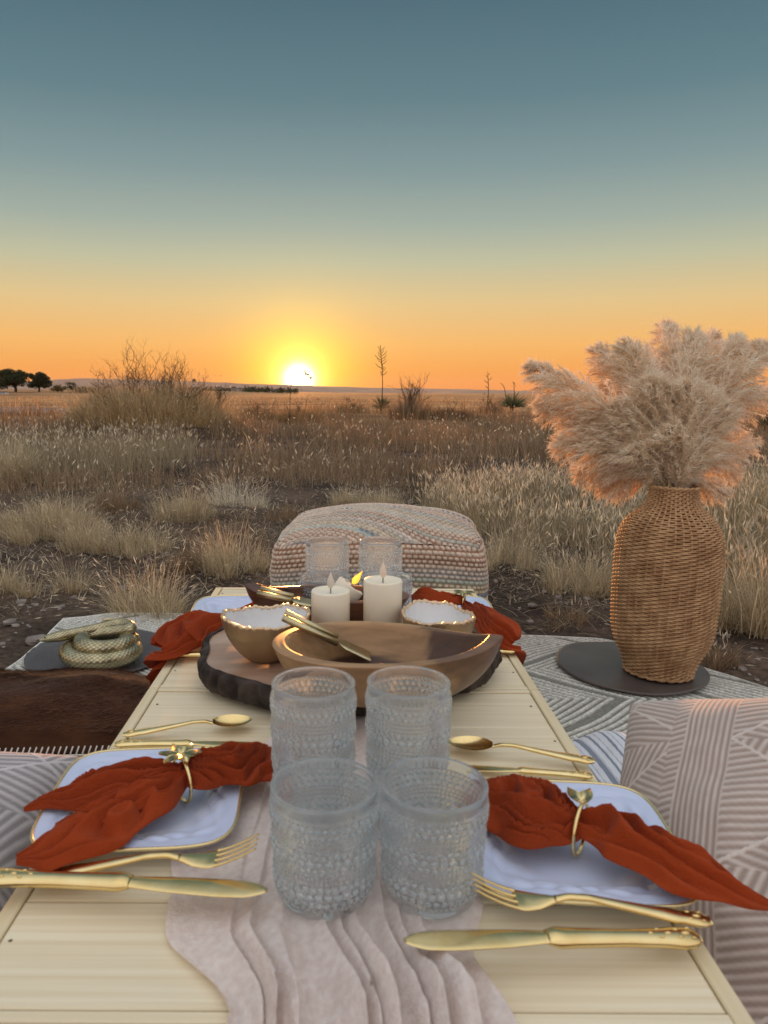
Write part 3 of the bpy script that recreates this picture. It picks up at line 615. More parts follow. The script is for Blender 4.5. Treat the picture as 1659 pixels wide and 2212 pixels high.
dia = np.minimum(np.abs((q1 % 1)-.5), np.abs((q2 % 1)-.5)); dia = .5-np.maximum(np.abs((q1 % 1)-.5), np.abs((q2 % 1)-.5)); hgt = np.clip(dia*4, 0, 1)*.0016*(rad/.02)[:, None]
dv = cen+(dv-cen)*(1+hgt/rad[:, None])[..., None]
headk = np.clip((ar-.94)/.03, 0, 1)[:, None, None]; dv = np.concatenate([dv], 0); dd_ = dv-cen; dd_[..., 2:] *= (1-.32*headk); dv = cen+dd_
V = np.vstack([dv.reshape(-1, 3), P[-1]]); F = [gridf(520, nk, False, True), np.stack([519*nk+(np.arange(nk)+1) % nk, 519*nk+np.arange(nk), np.full(nk, 520*nk)], -1)]
colr = (.30+.7*np.clip(dia*3.2, 0, 1))[..., None]*np.array([.62, .55, .34]); colr = np.vstack([colr.reshape(-1, 3), [[.5, .45, .3]]])
M['snake'] = mat('brass_scales', (1, 1, 1), attr=True, c2=(.7, 1.2), rough=.32, metal=.9, nscale=30)
sn = obj('snake_statue', None, loc=sc_, label='coiled brass snake statue with diamond scales and raised head on the left placemat', cat='statue')
obj('body', make_mesh(V, F, M['snake'], col=colr), sn)
V, F = tube(interp([(-.01, .07, .02), (.0, .085, .055), (-.02, .088, .075), (.02, .08, .082)], 30), np.linspace(.012, .003, 30), 12); obj('tail', make_mesh(V, F, M['bronze']), sn)
M['black'] = mat('black_gloss', (.01, .01, .01), rough=.1)
for s_ in (-1, 1): V, F = lathe([(1e-5, -.0022), (.0022, 0), (1e-5, .0022)], 8); obj('eye', make_mesh(V, F, M['black']), sn, loc=(-.128, -.012+s_*.011, .067))
# ------------------------------------------------------------------ wicker vase
M['wicker'] = mat('wicker_cane', (.33, .18, .085), (.54, .335, .175), rough=.6, nscale=30, spec=.35, rand=3)
M['wickin'] = mat('wicker_inside', (.05, .028, .015), rough=.9)
VC = at(1421, 1449, RZ+.008)
vp = [(0, .080), (.012, .084), (.03, .088), (.05, .098), (.08, .115), (.12, .122), (.2, .125), (.28, .125), (.32, .1225), (.35, .113), (.372, .095), (.386, .075), (.398, .062), (.415, .056), (.44, .055)]
vr = lambda z: np.interp(z, [p[0] for p in vp], [p[1] for p in vp])
zsm = np.linspace(0, .44, 60); rs = np.convolve(np.pad(vr(zsm), 2, 'edge'), [.1, .2, .4, .2, .1], 'valid'); vr2 = lambda z: np.interp(z, zsm, rs)
va = obj('wicker_vase', None, loc=VC, rot=(RAD(-1), RAD(1.2), 0), label='tall bottle-shaped wicker vase on the smooth leather placemat', cat='vase'); va.scale = (.93, .93, 1.0)
V, F = lathe([(1e-3, .004)]+[(vr2(z)-.0065, z) for z in zsm[1:]]+[(vr2(.44)-.009, .438)]+[(vr2(z)-.012, z) for z in zsm[::-1][:30]], 64); obj('lining', make_mesh(V, F, M['wickin']), va)
ns = 40; ps = []; rowsn = 94
for i in range(rowsn):
    z = .004+.432*i/(rowsn-1); na = ns*5; a = np.arange(na+1)/na*2*PI; R = vr2(z)+.0022*np.cos(a*ns/2+PI*(i % 2))*1.0+rng.normal(0, .0002); sl_ = .0009*np.sin(a*ns/2+PI*(i % 2)+.8)
    a2 = a+rng.random()*0
    Pq = np.stack([R*np.cos(a2), R*np.sin(a2), z+sl_+0*a], -1)
    k5 = 5; b_ = np.arange(k5)/k5*2*PI; rd = np.stack([np.cos(a2), np.sin(a2), 0*a2], -1)
    Vv = Pq[:, None]+.00225*(np.cos(b_)[None, :, None]*rd[:, None]+1.1*np.sin(b_)[None, :, None]*np.array([0, 0, 1.])[None, None]); ps.append((Vv.reshape(-1, 3), [gridf(na+1, k5, False, True)]))
V, F, _ = join(ps); obj('weavers', make_mesh(V, F, M['wicker']), va, kind='stuff')
st = None
for i in range(ns):
    a = (i)/ns*2*PI*1.0; zq = np.linspace(.002, .438, 26); 
    if st is None:
        V, F = tube(np.stack([vr2(zq)-.001, 0*zq, zq], -1), .0026, 6); st = make_mesh(V, F, M['wicker'])
    obj('stake', st, va, rot=(0, 0, a))
for z in (.003, .441):
    a = np.linspace(0, 2*PI, 200); R = vr2(min(z, .44))+.001+.0008*np.sin(a*45); ps = [tube(np.stack([(R)*np.cos(a+o), R*np.sin(a+o), z+.002*np.cos(a*22+o*40)], -1), .003, 6, False) for o in (0, .07)]
    V, F, _ = join(ps); obj('rim_braid', make_mesh(V, F, M['wicker']), va)
# ------------------------------------------------------------------ pampas plumes
M['pampas'] = mat('pampas_fluff', (1, 1, 1), attr=True, rough=.9, transl=.45, spec=.1)
M['reed'] = mat('pampas_stem', (.45, .33, .18), rough=.7)
def plume_mesh(P, R, nb=230, nh=34, seed=0, pal=((.84, .69, .51), (.99, .92, .79))):
    r_ = np.random.default_rng(seed); n = len(P); T = np.gradient(P, axis=0); T /= np.linalg.norm(T, axis=1)[:, None]
    s = r_.random(nb)**.85; i = np.minimum((s*(n-1)).astype(int), n-1); o = P[i]; t = T[i]
    q = r_.normal(0, 1, (nb, 3)); q -= (q*t).sum(1)[:, None]*t; q /= np.linalg.norm(q, axis=1)[:, None]
    Lb = R*(1.25*np.sin(PI*np.clip(.12+s*.86, 0, 1))**.6)*r_.uniform(.7, 1.25, nb)
    d0 = q*.75+t*.75; g = np.array([0, 0, -1.])
    tt = np.linspace(0, 1, 6)
    B = o[:, None]+Lb[:, None, None]*(d0[:, None]*tt[None, :, None]+g*(.26*tt**2.2)[None, :, None]+t[:, None]*(.25*tt**2)[None, :, None])
    # hairs
    N_ = nb*nh; bi = np.repeat(np.arange(nb), nh); tau = r_.random(N_)**.7; f = tau*5; k = np.minimum(f.astype(int), 4); fr = (f-k)[:, None]
    p0 = B[bi, k]*(1-fr)+B[bi, k+1]*fr; bd = B[bi, k+1]-B[bi, k]; bd /= np.linalg.norm(bd, axis=1)[:, None]
    h = bd*.9+r_.normal(0, .42, (N_, 3))+np.array([0, 0, -.12]); h /= np.linalg.norm(h, axis=1)[:, None]; ln = (R*.34*r_.uniform(.5, 1.3, N_))[:, None]
    sd = np.cross(h, r_.normal(0, 1, (N_, 3))); sd /= np.linalg.norm(sd, axis=1)[:, None]; w = .0008*r_.uniform(.7, 1.4, N_)[:, None]
    V = np.stack([p0-sd*w, p0+sd*w, p0+h*ln+np.array([0, 0, -.1])*ln], 1).reshape(-1, 3); F = np.arange(3*N_).reshape(-1, 3)
    c0 = np.array(pal[0]); c1 = np.array(pal[1]); tc_ = r_.random(nb)[bi][:, None]; C = np.repeat((c0*(1-tc_)+c1*tc_)*(1+r_.normal(0, .05, (N_, 1))), 3, 0)
    # branch spines
    sdb = np.cross(d0, r_.normal(0, 1, (nb, 3))); sdb /= np.linalg.norm(sdb, axis=1)[:, None]; wb = .0006
    Vb = np.stack([B-sdb[:, None]*wb, B+sdb[:, None]*wb], 2).reshape(-1, 3); Fb = np.concatenate([np.arange(nb)[:, None]*12+np.array([[2*j, 2*j+1, 2*j+3, 2*j+2]]) for j in range(5)])
    Vx, Fx, Cx = join([(V, F, C), (Vb, [Fb], np.tile(c0*.9, (len(Vb), 1)))]); return make_mesh(Vx, Fx, M['pampas'], col=Cx, smooth=False)
neck = VC+np.array([0, 0, .44])
# tip px, tip py, depth offset, fullness, label
PL = [(1146, 792, -.02, .050, 'leftmost plume, pointing left with a loose feathery tip'), (1168, 868, .02, .050, 'plume sweeping low to the left under the leftmost plume'), (1205, 950, -.03, .048, 'orange-lit plume drooping down the left side'), (1250, 1020, .03, .045, 'lowest plume on the left side above the vase neck'),
      (1290, 752, .05, .048, 'upright plume with a ragged tip left of the centre'), (1352, 742, -.06, .052, 'broad plume with a frayed tip between the upright ragged one and the tallest'), (1440, 706, .08, .055, 'tallest plume, glowing orange at its tip'), (1498, 724, -.04, .052, 'pale plume just right of the tallest one'), (1540, 722, .10, .05, 'slim orange-tipped plume right of the tallest'),
      (1592, 734, .0, .052, 'pale plume between the slim orange-tipped one and the upper right one'), (1646, 748, -.05, .05, 'upper right plume reaching the frame edge'), (1664, 840, .04, .045, 'right-hand plume leaning out level with the horizon'), (1625, 950, -.02, .045, 'lower right plume drooping outward'), (1590, 1015, .05, .042, 'short plume drooping on the right of the vase neck'),
      (1400, 830, -.14, .06, 'soft plume facing the camera below the tallest one'), (1480, 840, -.16, .06, 'soft plume facing the camera right of the bouquet centre line'), (1545, 870, -.13, .056, 'fluffy plume low on the right face of the bouquet'), (1335, 880, -.10, .056, 'fluffy plume on the left face catching orange light'), (1440, 930, -.17, .055, 'dense plume at the heart of the bouquet nearest the camera'), (1380, 960, -.15, .05, 'short dense plume left of the heart of the bouquet'), (1510, 960, -.15, .052, 'short dense plume right of the heart of the bouquet'), (1565, 1060, -.09, .036, 'plume above the left rim of the vase neck'), (1492, 1110, -.12, .03, 'small wisp hanging down over the vase shoulder'), (1310, 985, -.06, .048, 'half hidden plume behind the tallest one'), (1400, 780, .1, .055, 'half hidden plume behind the right face of the bouquet'), (1590, 830, .08, .05, 'half hidden plume behind the upright ragged one'), (1300, 840, .06, .05, 'plume tucked behind the orange-lit left face of the bouquet'), (1225, 900, .03, .052, 'wide plume between the low sweeping one and the drooping orange one'), (1300, 1050, .02, .04, 'stubby plume spilling over the left of the vase neck')]
for i, (x, y, dy, R, lab) in enumerate(PL):
    D = 1.86+dy*1.1; tip = atd(x, y, D); b = neck+np.array([rng.normal(0, .015), rng.normal(0, .015), -.02]); v = tip-b; L_ = np.linalg.norm(v)
    up = np.array([0, 0, 1.]); mid = b+v*.45+up*L_*(.10 if y < 1000 else .22)-np.array([v[0], v[1], 0])*(.14 if y > 850 else .06)
    Pc = interp([b, mid, tip], 60); rt = obj('pampas_plume', None, loc=b, cat='pampas plume', group='pampas plumes in the wicker vase', label=lab or 'full cream plume in the thick of the bouquet')
    k0 = 12 if L_ > .2 else 6
    obj('plume', plume_mesh(Pc[k0:]-b, R*1.08, 260 if R > .045 else 170, 50, 100+i), rt)
    Ps = np.vstack([b+np.array([0, 0, -.3])+(Pc[3]-b)*.2, Pc])-b; obj('stem', make_mesh(*tube(Ps, np.linspace(.0028, .0008, len(Ps)), 5), M['reed']), rt)

# ------------------------------------------------------------------ woven pouf stool
M['pouf'] = mat('woven_yarn', (1, 1, 1), attr=True, c2=(.82, 1.12), rough=.95, nscale=120, bump=.5, bscale=350, bdist=.002, sheen=.25)
def pouf():
    W_, D_, H_ = .25, .25, .185; Vs = []; Fs = []; Cs = []; o = 0; n = 170
    g = np.linspace(-1, 1, n); A, B = np.meshgrid(g, g, indexing='ij'); O = np.ones_like(A)
    for fi, (x, y, z) in enumerate([(A, -O, B), (O, A, B), (-A, O, B), (-O, -A, B), (A, B, O)]):
        nrm = (np.abs(x)**13+np.abs(y)**13+np.abs(z)**13)**(1/13.); q = np.stack([x, y, z], -1)/nrm[..., None]
        nv = np.stack([np.sign(q[..., 0])*np.abs(q[..., 0])**8, np.sign(q[..., 1])*np.abs(q[..., 1])**8, np.sign(q[..., 2])*np.abs(q[..., 2])**8], -1); nv /= np.linalg.norm(nv, axis=-1)[..., None]
        X, Y, Zq = q[..., 0].copy(), q[..., 1].copy(), q[..., 2].copy()
        bul = (1+.025*(1-Zq**2)*np.clip(1-X**2*Y**2, 0, 1)); dome = np.clip(Zq, 0, 1)**3*(1-X**2)*(1-Y**2)
        Pz = np.stack([X*W_*bul*(1-.03*Zq), Y*D_*bul, H_*(Zq+1)+dome*.055-.03*np.clip(Zq, 0, 1)**2*(X**4*Y**4)], -1)
        # rows run round the sides, across the top
        row = (Pz[..., 2]+.02*X*X-.01*X) if fi < 4 else (.37+(Y+1)*.25*1.0+.05*np.sin(X*2.2)*(1-Y)); along = (A*.25 if fi < 4 else X*.25)
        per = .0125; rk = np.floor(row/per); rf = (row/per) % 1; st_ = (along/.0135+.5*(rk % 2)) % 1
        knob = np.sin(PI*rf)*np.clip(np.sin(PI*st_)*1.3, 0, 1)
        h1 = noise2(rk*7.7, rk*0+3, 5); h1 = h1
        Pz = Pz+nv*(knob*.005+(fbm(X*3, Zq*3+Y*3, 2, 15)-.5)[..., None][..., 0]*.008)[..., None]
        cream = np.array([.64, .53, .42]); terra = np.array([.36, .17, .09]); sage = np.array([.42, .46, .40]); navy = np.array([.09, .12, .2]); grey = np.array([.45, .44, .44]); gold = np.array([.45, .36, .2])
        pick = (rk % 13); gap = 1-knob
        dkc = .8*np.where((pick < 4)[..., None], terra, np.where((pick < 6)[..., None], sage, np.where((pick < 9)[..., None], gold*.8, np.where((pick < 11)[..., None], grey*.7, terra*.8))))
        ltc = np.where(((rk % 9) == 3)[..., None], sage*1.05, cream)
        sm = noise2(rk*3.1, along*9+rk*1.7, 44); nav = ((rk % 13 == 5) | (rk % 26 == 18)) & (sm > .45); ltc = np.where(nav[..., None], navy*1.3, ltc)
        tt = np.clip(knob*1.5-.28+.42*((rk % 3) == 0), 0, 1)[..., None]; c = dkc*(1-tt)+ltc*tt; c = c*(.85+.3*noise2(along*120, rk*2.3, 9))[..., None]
        Vs.append(Pz.reshape(-1, 3)); Fs.append(gridf(n, n)+o); Cs.append(c.reshape(-1, 3)); o += n*n
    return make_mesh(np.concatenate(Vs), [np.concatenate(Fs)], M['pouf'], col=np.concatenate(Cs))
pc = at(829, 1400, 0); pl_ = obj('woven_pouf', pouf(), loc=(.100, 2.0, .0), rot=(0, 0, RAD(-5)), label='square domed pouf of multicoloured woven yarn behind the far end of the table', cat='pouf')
pl_.scale = (1.08, .98, .90)
# ------------------------------------------------------------------ floor mattress, cushions
M['stripe'] = mat('blue_striped_cotton', (1, 1, 1), attr=True, c2=(.93, 1.06), rough=.9, nscale=25, bump=.3, bscale=260, bdist=.0015)
nu, nv = 720, 150; u = np.linspace(-1, 1, nu)[:, None]; v = np.linspace(-1, 1, nv)[None]
X = .62+.33*np.sign(u)*np.abs(u)+0*v; Y = .69+.52*v+0*u; cr_ = (np.clip(1-np.abs(u)**8, 0, 1)*np.clip(1-np.abs(v)**14, 0, 1))**.4
fold = (fbm(X*9+Y*2, Y*2.2, 3, 91)-.5)*.035+.012*np.sin(X*42+Y*6+3*fbm(X*4, Y*3, 2, 3)); Z = .004+(.118+fold*.7)*cr_
sw = (X+.012*(fbm(X*4, Y*4, 2, 7)-.5)+.010*np.sin(Y*5))/.019; fr = sw % 1; ky = np.floor(sw) % 4
st_ = np.where(fr < np.where(ky == 0, .45, .2), 1, 0)+np.where((fr > .5) & (fr < .58), .6, 0); tt = .85*np.clip(st_, 0, 1)[..., None]
C = np.array([.70, .74, .80])*(1-tt)+np.array([.16, .20, .27])*tt
obj('floor_mattress', make_mesh(np.stack([X, Y, Z+.02], -1), gridf(nu, nv), M['stripe'], col=C), label='rumpled blue and white striped floor cushion along the right side of the table', cat='floor cushion')
M['pillow'] = mat('embroidered_velvet', (1, 1, 1), attr=True, c2=(.93, 1.06), rough=.9, nscale=14, bump=.35, bscale=420, bdist=.001, sheen=.3)
def pat(a, b):
    """geometric line embroidery: a band of straight lines flanked by nested zigzag triangles; returns raised-line mask"""
    per = .030
    band = (np.abs(((a+.72) % 1.04)-.30) < .11)
    l1 = (a/.027) % 1
    cell = np.floor((a+.72)/1.04); y = b*1.0; tri = ((y+1.3)/.62); k = np.floor(tri); f = tri-k
    x2 = ((a+.72) % 1.04)-.41; x2 = np.where(x2 < -.3, x2+1.04, x2)/.84    # 0..1 across between bands
    up = f > x2; up2 = f > 1-x2
    reg = up.astype(int)*2+up2.astype(int)
    g0 = y+.5*a; g1 = y-.5*a; g2 = a*1.0+y*.15; g3 = y+.9*np.abs(x2-.5)
    v = np.select([reg == 0, reg == 1, reg == 2], [y+.25*a, g0*1.1, g1*1.1+.3*a], default=.35*y-a*.9)
    l2 = (v/.040) % 1
    fr = np.where(band, l1, l2); edge = np.minimum(np.abs(f-x2), np.abs(f-(1-x2))) < .015
    m = np.clip(1-np.abs(fr-.5)/.33, 0, 1)**.6*(.75+.3*noise2(a*30, b*30, 4)); m = np.where(edge & ~band, 1, m); return m
def pillow_mesh(Wd, Hd, Th, colf, n=300, disp=.0012):
    Vs = []; Fs = []; Cs = []; o = 0; g = np.linspace(-1, 1, n); g = np.sin(g*PI/2)*.35+g*.65; A, B = np.meshgrid(g, g, indexing='ij')
    for sgn in (1, -1):
        m, C = colf(A, B) if sgn == 1 else colf(-A, B)
        X = A*Wd/2*(1-.07*(1-B**2)*np.abs(A)**3)*(1+0.0*B); Y = B*Hd/2*(1-.07*(1-A**2)*np.abs(B)**3)
        t = np.clip((1-A**2)*(1-B**2), 0, 1)**.38; wr = (fbm(A*2.2+sgn, B*2.2, 3, 12+int(Wd*100))-.5)*.03*t
        Z = sgn*(Th/2*t+m*disp*np.clip(t*3, 0, 1))+wr
        Vs.append(np.stack([X, Y, Z], -1).reshape(-1, 3)); f = gridf(n, n); Fs.append((f if sgn == 1 else f[:, ::-1])+o); Cs.append(C.reshape(-1, 3)); o += n*n
    return np.concatenate(Vs), [np.concatenate(Fs)], np.concatenate(Cs)
def place_axes(o, O, ax, up):
    ax = np.array(ax, float); ax /= np.linalg.norm(ax); up = np.array(up, float); up -= (up@ax)*ax; up /= np.linalg.norm(up); nz_ = np.cross(ax, up)
    o.matrix_world = mathutils.Matrix([[ax[i], up[i], nz_[i], O[i]] for i in range(3)]+[[0, 0, 0, 1]])
def pc1(A, B):
    m = pat(A, B); c = np.array([.36, .28, .235])*(1-m[..., None])+np.array([.66, .575, .52])*m[..., None]; return m, c
def pc2(A, B):
    m = pat(A*.9+.35, B); c = np.array([.27, .25, .255])*(1-m[..., None])+np.array([.56, .54, .55])*m[..., None]; return m, c
def piping(Wd, Hd, r, m, parent):
    s = np.linspace(-1, 1, 60); e = 1-.07*(1-s**2)
    P = np.concatenate([np.stack([s*Wd/2, e*Hd/2], -1), np.stack([e*Wd/2, -s*Hd/2], -1), np.stack([-s*Wd/2, -e*Hd/2], -1), np.stack([-e*Wd/2, s*Hd/2], -1)]); P = np.column_stack([P, 0*P[:, 0]]); obj('piping', make_mesh(*tube(P, r, 6, False), m), parent)
TL = atd(1378, 1536, .98); TR = atd(2110, 1480, 1.0); BL = atd(1262, 2020, .74)
Vp, Fp, Cp = pillow_mesh(.46, .46, .27, pc1, 330)
pw = obj('patterned_pillow', None, label='large taupe pillow with raised geometric line pattern leaning at the right side of the table', cat='pillow', group='geometric pillows')
ax = _R*.74+_U*.16-_F*.65; up = _R*.48+_U*.75+_F*.46; place_axes(pw, TL, ax, up); cover_r = obj('cover', make_mesh(Vp, Fp, M['pillow'], col=Cp), pw); piping(.46, .46, .004, mat('taupe_piping', (.4, .32, .28), rough=.9), pw)
ax /= np.linalg.norm(ax); up -= (up@ax)*ax; up /= np.linalg.norm(up); pw.matrix_world.translation = TL+ax*.222-up*.222
Vp, Fp, Cp = pillow_mesh(.44, .44, .21, pc2, 260)
TR2 = atd(168, 1672, .86); TL2 = atd(-700, 1655, .9); BR2 = atd(150, 2200, .66)
pw = obj('patterned_pillow', None, label='grey pillow with raised line pattern at the left frame edge beside the table', cat='pillow', group='geometric pillows')
ax = (TR2-TL2)/np.linalg.norm(TR2-TL2); up = TR2-BR2; up -= (up@ax)*ax; up /= np.linalg.norm(up); place_axes(pw, TR2-ax*.215-up*.2, ax, up)
obj('cover', make_mesh(Vp, Fp, M['pillow'], col=Cp), pw); piping(.44, .44, .004, mat('grey_piping', (.33, .31, .31), rough=.9), pw)
# brown hide cushion
M['hide'] = mat('brown_hide', (.035, .014, .007), (.10, .042, .019), rough=.95, spec=.1, nscale=7, stretch=(2, 6, 6), sheen=.2, detail=3, contrast=(.3, .75))
def hc(A, B): return 0*A, np.ones(A.shape+(3,))
Vp, Fp, Cp = pillow_mesh(.62, .30, .24, hc, 120, 0)
hb = obj('hide_cushion', None, label='dark brown cowhide cushion with white blanket stitching on the left of the table', cat='cushion')
HC = atd(70, 1598, 1.27); place_axes(hb, HC, (1, -.02, .03), (0, .86, .5))
hb.matrix_world = mathutils.Matrix.Translation(HC) @ mathutils.Matrix.Rotation(RAD(4), 4, 'Z') @ mathutils.Matrix.Rotation(RAD(-16), 4, 'X')
obj('cover', make_mesh(Vp, Fp, M['hide']), hb)
n = 60000; A = rng.uniform(-.97, .97, n); B = rng.uniform(-.97, .97, n); t = ((1-A**2)*(1-B**2))**.42
sg = np.where(rng.random(n) < .62, 1, -1); X = A*.31*(1-.07*(1-B**2)*np.abs(A)**3); Y = B*.15*(1-.07*(1-A**2)*np.abs(B)**3); wr = (fbm(A*2.2+sg, B*2.2, 3, 12+62)-.5)*.03*t; Zc = sg*.12*t+wr
nrm = np.stack([A*.25, B*.7, sg*t*1.2], -1); nrm /= np.linalg.norm(nrm, axis=1)[:, None]; hd2 = nrm*.35+np.stack([np.full(n, 1.), rng.normal(0, .18, n), rng.normal(0, .1, n)], -1)
P0 = np.stack([X, Y, Zc], -1); hl = rng.uniform(.008, .018, n)[:, None]; sdv = np.cross(hd2, nrm); sdv /= np.linalg.norm(sdv, axis=1)[:, None]
V = np.stack([P0-sdv*.0006, P0+sdv*.0006, P0+hd2*hl], 1).reshape(-1, 3); sh = .45+1.0*fbm(X*12, Y*34+Zc*34, 3, 6)**2
C = np.repeat(np.clip(sh, .1, 2)[:, None]*np.array([.15, .06, .026]), 3, 0); M['fur'] = mat('hide_hair', (1, 1, 1), attr=True, rough=.45, spec=.5)
obj('hair', make_mesh(V, np.arange(3*n).reshape(-1, 3), M['fur'], col=C, smooth=False), hb, kind='stuff')
M['thread'] = mat('white_thread', (.75, .74, .7), rough=.8); ps = []
ss = np.linspace(-.93, .93, 64); fx = lambda s: np.stack([s*.31, -(.15)*(1-.07*(1-s**2))-.003+0*s, 0*s+.0], -1)
ps.append(tube(fx(np.linspace(-.95, .95, 200)), .0014, 5, False))
for s_ in ss: q = fx(np.array([s_]))[0]; ps.append(tube([q, q+[.003, .004, .012], q+[.004, .012, .020]], .0014, 5))
V, F, _ = join(ps); obj('blanket_stitch', make_mesh(V, F, M['thread']), hb)

# ------------------------------------------------------------------ table
M['pine'] = mat('pale_pine', (.72, .59, .37), (.86, .77, .56), rough=.45, nscale=7, stretch=(.4, 26, 6), rand=7, detail=6, contrast=(.22, .62), bdist=.001)
M['pine_rail'] = mat('pine_rail', (.70, .58, .35), (.82, .72, .50), rough=.5, nscale=7, stretch=(9, .8, 9), rand=7, contrast=(.3, .7))
M['pinhole'] = mat('nail_hole', (.12, .08, .04), rough=.9)
M['hinge'] = mat('steel_hinge', (.4, .4, .42), rough=.35, metal=1)
TX = .2735; TY0, TY1, TYM = .427, 1.525, .985
tb = obj('picnic_table', None, loc=(0, 0, 0), label='low folding pine picnic table laid for four in the middle of the rug', cat='table')
for y0, y1 in ((TY0, TYM-.0015), (TYM+.0015, TY1)):
    for s_ in (-1, 1):
        xa, xb = sorted((s_*TX, s_*(TX-.0135))); V, F = box(xa, xb, y0, y1, TZ-.034, TZ, .0012); obj('side_rail', make_mesh(V, F, M['pine_rail'], smooth=False), tb)
    for ya, yb in ((y0, y0+.009), (y1-.009, y1)):
        V, F = box(-TX+.0145, TX-.0145, ya, yb, TZ-.034, TZ, .0008); obj('end_rail', make_mesh(V, F, M['pine'], smooth=False), tb)
    npl = 5; a0 = y0+.0102; a1 = y1-.0102; wpl = (a1-a0)/npl
    V, F = box(-TX+.0150, TX-.0150, -wpl/2+.0011, wpl/2-.0011, -.010, 0, .0014); pm = make_mesh(V, F, M['pine'], smooth=False)
    for i in range(npl): obj('plank', pm, tb, loc=(0, a0+(i+.5)*wpl, TZ-.0009+rng.uniform(-.0004, .0004)))
    for s_ in (-1, 1):
        for yy in (y0+.07, y1-.07):
            V, F = tube([(s_*(TX-.03), yy, 0.0), (s_*(TX-.035), yy, TZ-.012)], .011, 10); obj('leg', make_mesh(V, F, M['pine_rail']), tb)
for s_ in (-1, 1): V, F = box(s_*.2-.02, s_*.2+.02, TYM-.02, TYM+.02, TZ-.018, TZ-.0125); obj('hinge', make_mesh(V, F, M['hinge'], smooth=False), tb)
nh_ = lathe([(1e-5, .0003), (.0016, .0002), (.0018, -.0005)], 8); nm = make_mesh(*nh_, M['pinhole'])
for x in (-TX+.022, TX-.022):
    for y in (.50, .62, .72, .83, .93, 1.05, 1.15, 1.27, 1.37, 1.48): obj('nail_hole', nm, tb, loc=(x+rng.normal(0, .002), y, TZ-.0006))
# ------------------------------------------------------------------ table runner
M['gauze'] = mat('pink_gauze', (.82, .71, .66), (.93, .85, .80), rough=.95, nscale=160, bump=.8, bscale=420, bdist=.0016, transl=.25)
nu, nv = 260, 420; t = np.linspace(0, 1, nv)[None]; w = np.linspace(-1, 1, nu)[:, None]
ylen = 1.50-.40; sv = t*1.30     # metres from far end; last part falls over the near edge
yy = np.where(sv < 1.095, 1.515-sv, .42-.012*np.clip((sv-1.095)/.02, 0, 1)); drop = np.clip(sv-1.100, 0, 1)
lx = np.interp(yy, [.40, .43, .49, .54, .60, .66, .72, .8, 1.0, 1.5], [-.072, -.083, -.126, -.150, -.150, -.138, -.12, -.09, -.08, -.08])
rx = np.interp(yy, [.40, .43, .49, .54, .60, .66, .72, .8, 1.0, 1.5], [.112, .109, .102, .110, .098, .09, .085, .09, .08, .08])
lx = lx+.006*np.sin(yy*60)+.02*drop; rx = rx+.005*np.sin(yy*47+1)
bl = np.interp(yy, [.4, .5, .62, 1.5], [-.085, -.118, -.120, -.08]); br = np.interp(yy, [.4, .5, .62, 1.5], [.106, .095, .085, .08])
wq = w+.04*np.sin(w*5+1); X = bl+(br-bl)*(wq+1)/2+np.where(w < 0, lx-bl, rx-br)*np.abs(w)**3.
fq = w*4.6+1.1*(fbm(w*1.7+5, yy*1.6+0*w, 2, 33)-.5)*2; fk = fq*1.15+.25*np.sin(fq*2.3+1); pf = fk % 1; rdg = np.where(pf < .74, sstep(0, .74, pf)*.6+pf/.74*.4, 1-sstep(.74, 1., pf))*(.45+1.1*noise2(np.floor(fk)*3.3, yy*3, 8))+.16*(fbm(w*16, yy*42, 3, 19)-.5)*2*(1-np.abs(w)**8)
amp = np.interp(yy, [.4, .44, .47, .52, .62, .8, 1.5], [.028, .025, .017, .006, .005, .004, .004])*(1-.7*np.abs(w)**6)
X = X+.010*np.where(pf < .74, pf/.74, (1-pf)/.26)*amp/.026; Zr = TZ+.0018+amp*rdg+.003*fbm(w*6, yy*30, 2, 5)*(1-np.abs(w)**8)-drop
Yr = yy-amp*rdg*np.clip(drop/.02, 0, 1)*.9+0*w
Vt = np.stack([X, Yr+0*X, Zr], -1)
obj('table_runner', make_mesh(Vt, gridf(nu, nv)[:, ::-1], M['gauze']), label='gathered pale pink gauze runner falling over the near end of the table', cat='table runner')

# ------------------------------------------------------------------ wood slice, bowls, candles
def barkr(a): return 1+.035*np.sin(a*3+1)+.02*np.sin(a*5+2)+.018*np.sin(a*9)
M['slice'] = mat('slice_wood', (.34, .20, .13), (.62, .46, .35), rough=.30, nscale=6, stretch=(1, 3.5, 1), contrast=(.3, .7), spec=.6)
M['bark'] = mat('dark_bark', (.012, .009, .008), (.07, .052, .042), rough=.9, nscale=30, bump=.8, bscale=60)
SC = np.array([.0, 1.045, TZ+.0075]); sx, sy, SH = .212, .170, .036
ws = obj('wood_slice', None, loc=SC, label='bark-edged round wood slice serving board carrying bowls and candles', cat='serving board')
na = 300; a = np.arange(na)/na*2*PI; rr = np.linspace(0, 1, 30)[:, None]; R = barkr(a); X = rr*R*sx*np.cos(a); Y = rr*R*sy*np.sin(a); Z = SH+.0012*(fbm(X*30, Y*30, 2, 3)-.5)-.003*rr**12
obj('wood_face', make_mesh(np.stack([X, Y, Z], -1), gridf(30, na, False, True), M['slice']), ws)
zz_ = np.linspace(0, 1, 14)[:, None]; k = .06*(fbm(np.cos(a)*26+0*zz_, np.sin(a)*26+zz_*1.5, 3, 55)-.25)+.030*np.abs(np.sin(a*26+3*np.sin(a*4)+zz_*.8))**.5; pr = np.sin(np.clip(zz_, 0, 1)*PI)**.3
R2 = R*(1+.0*zz_)+k*pr*1.15; Zb = np.repeat(zz_*(SH+.0005), na, 1)+.003*(noise2(a*12+0*zz_, zz_*2, 3)-.3)*(zz_ > .8)
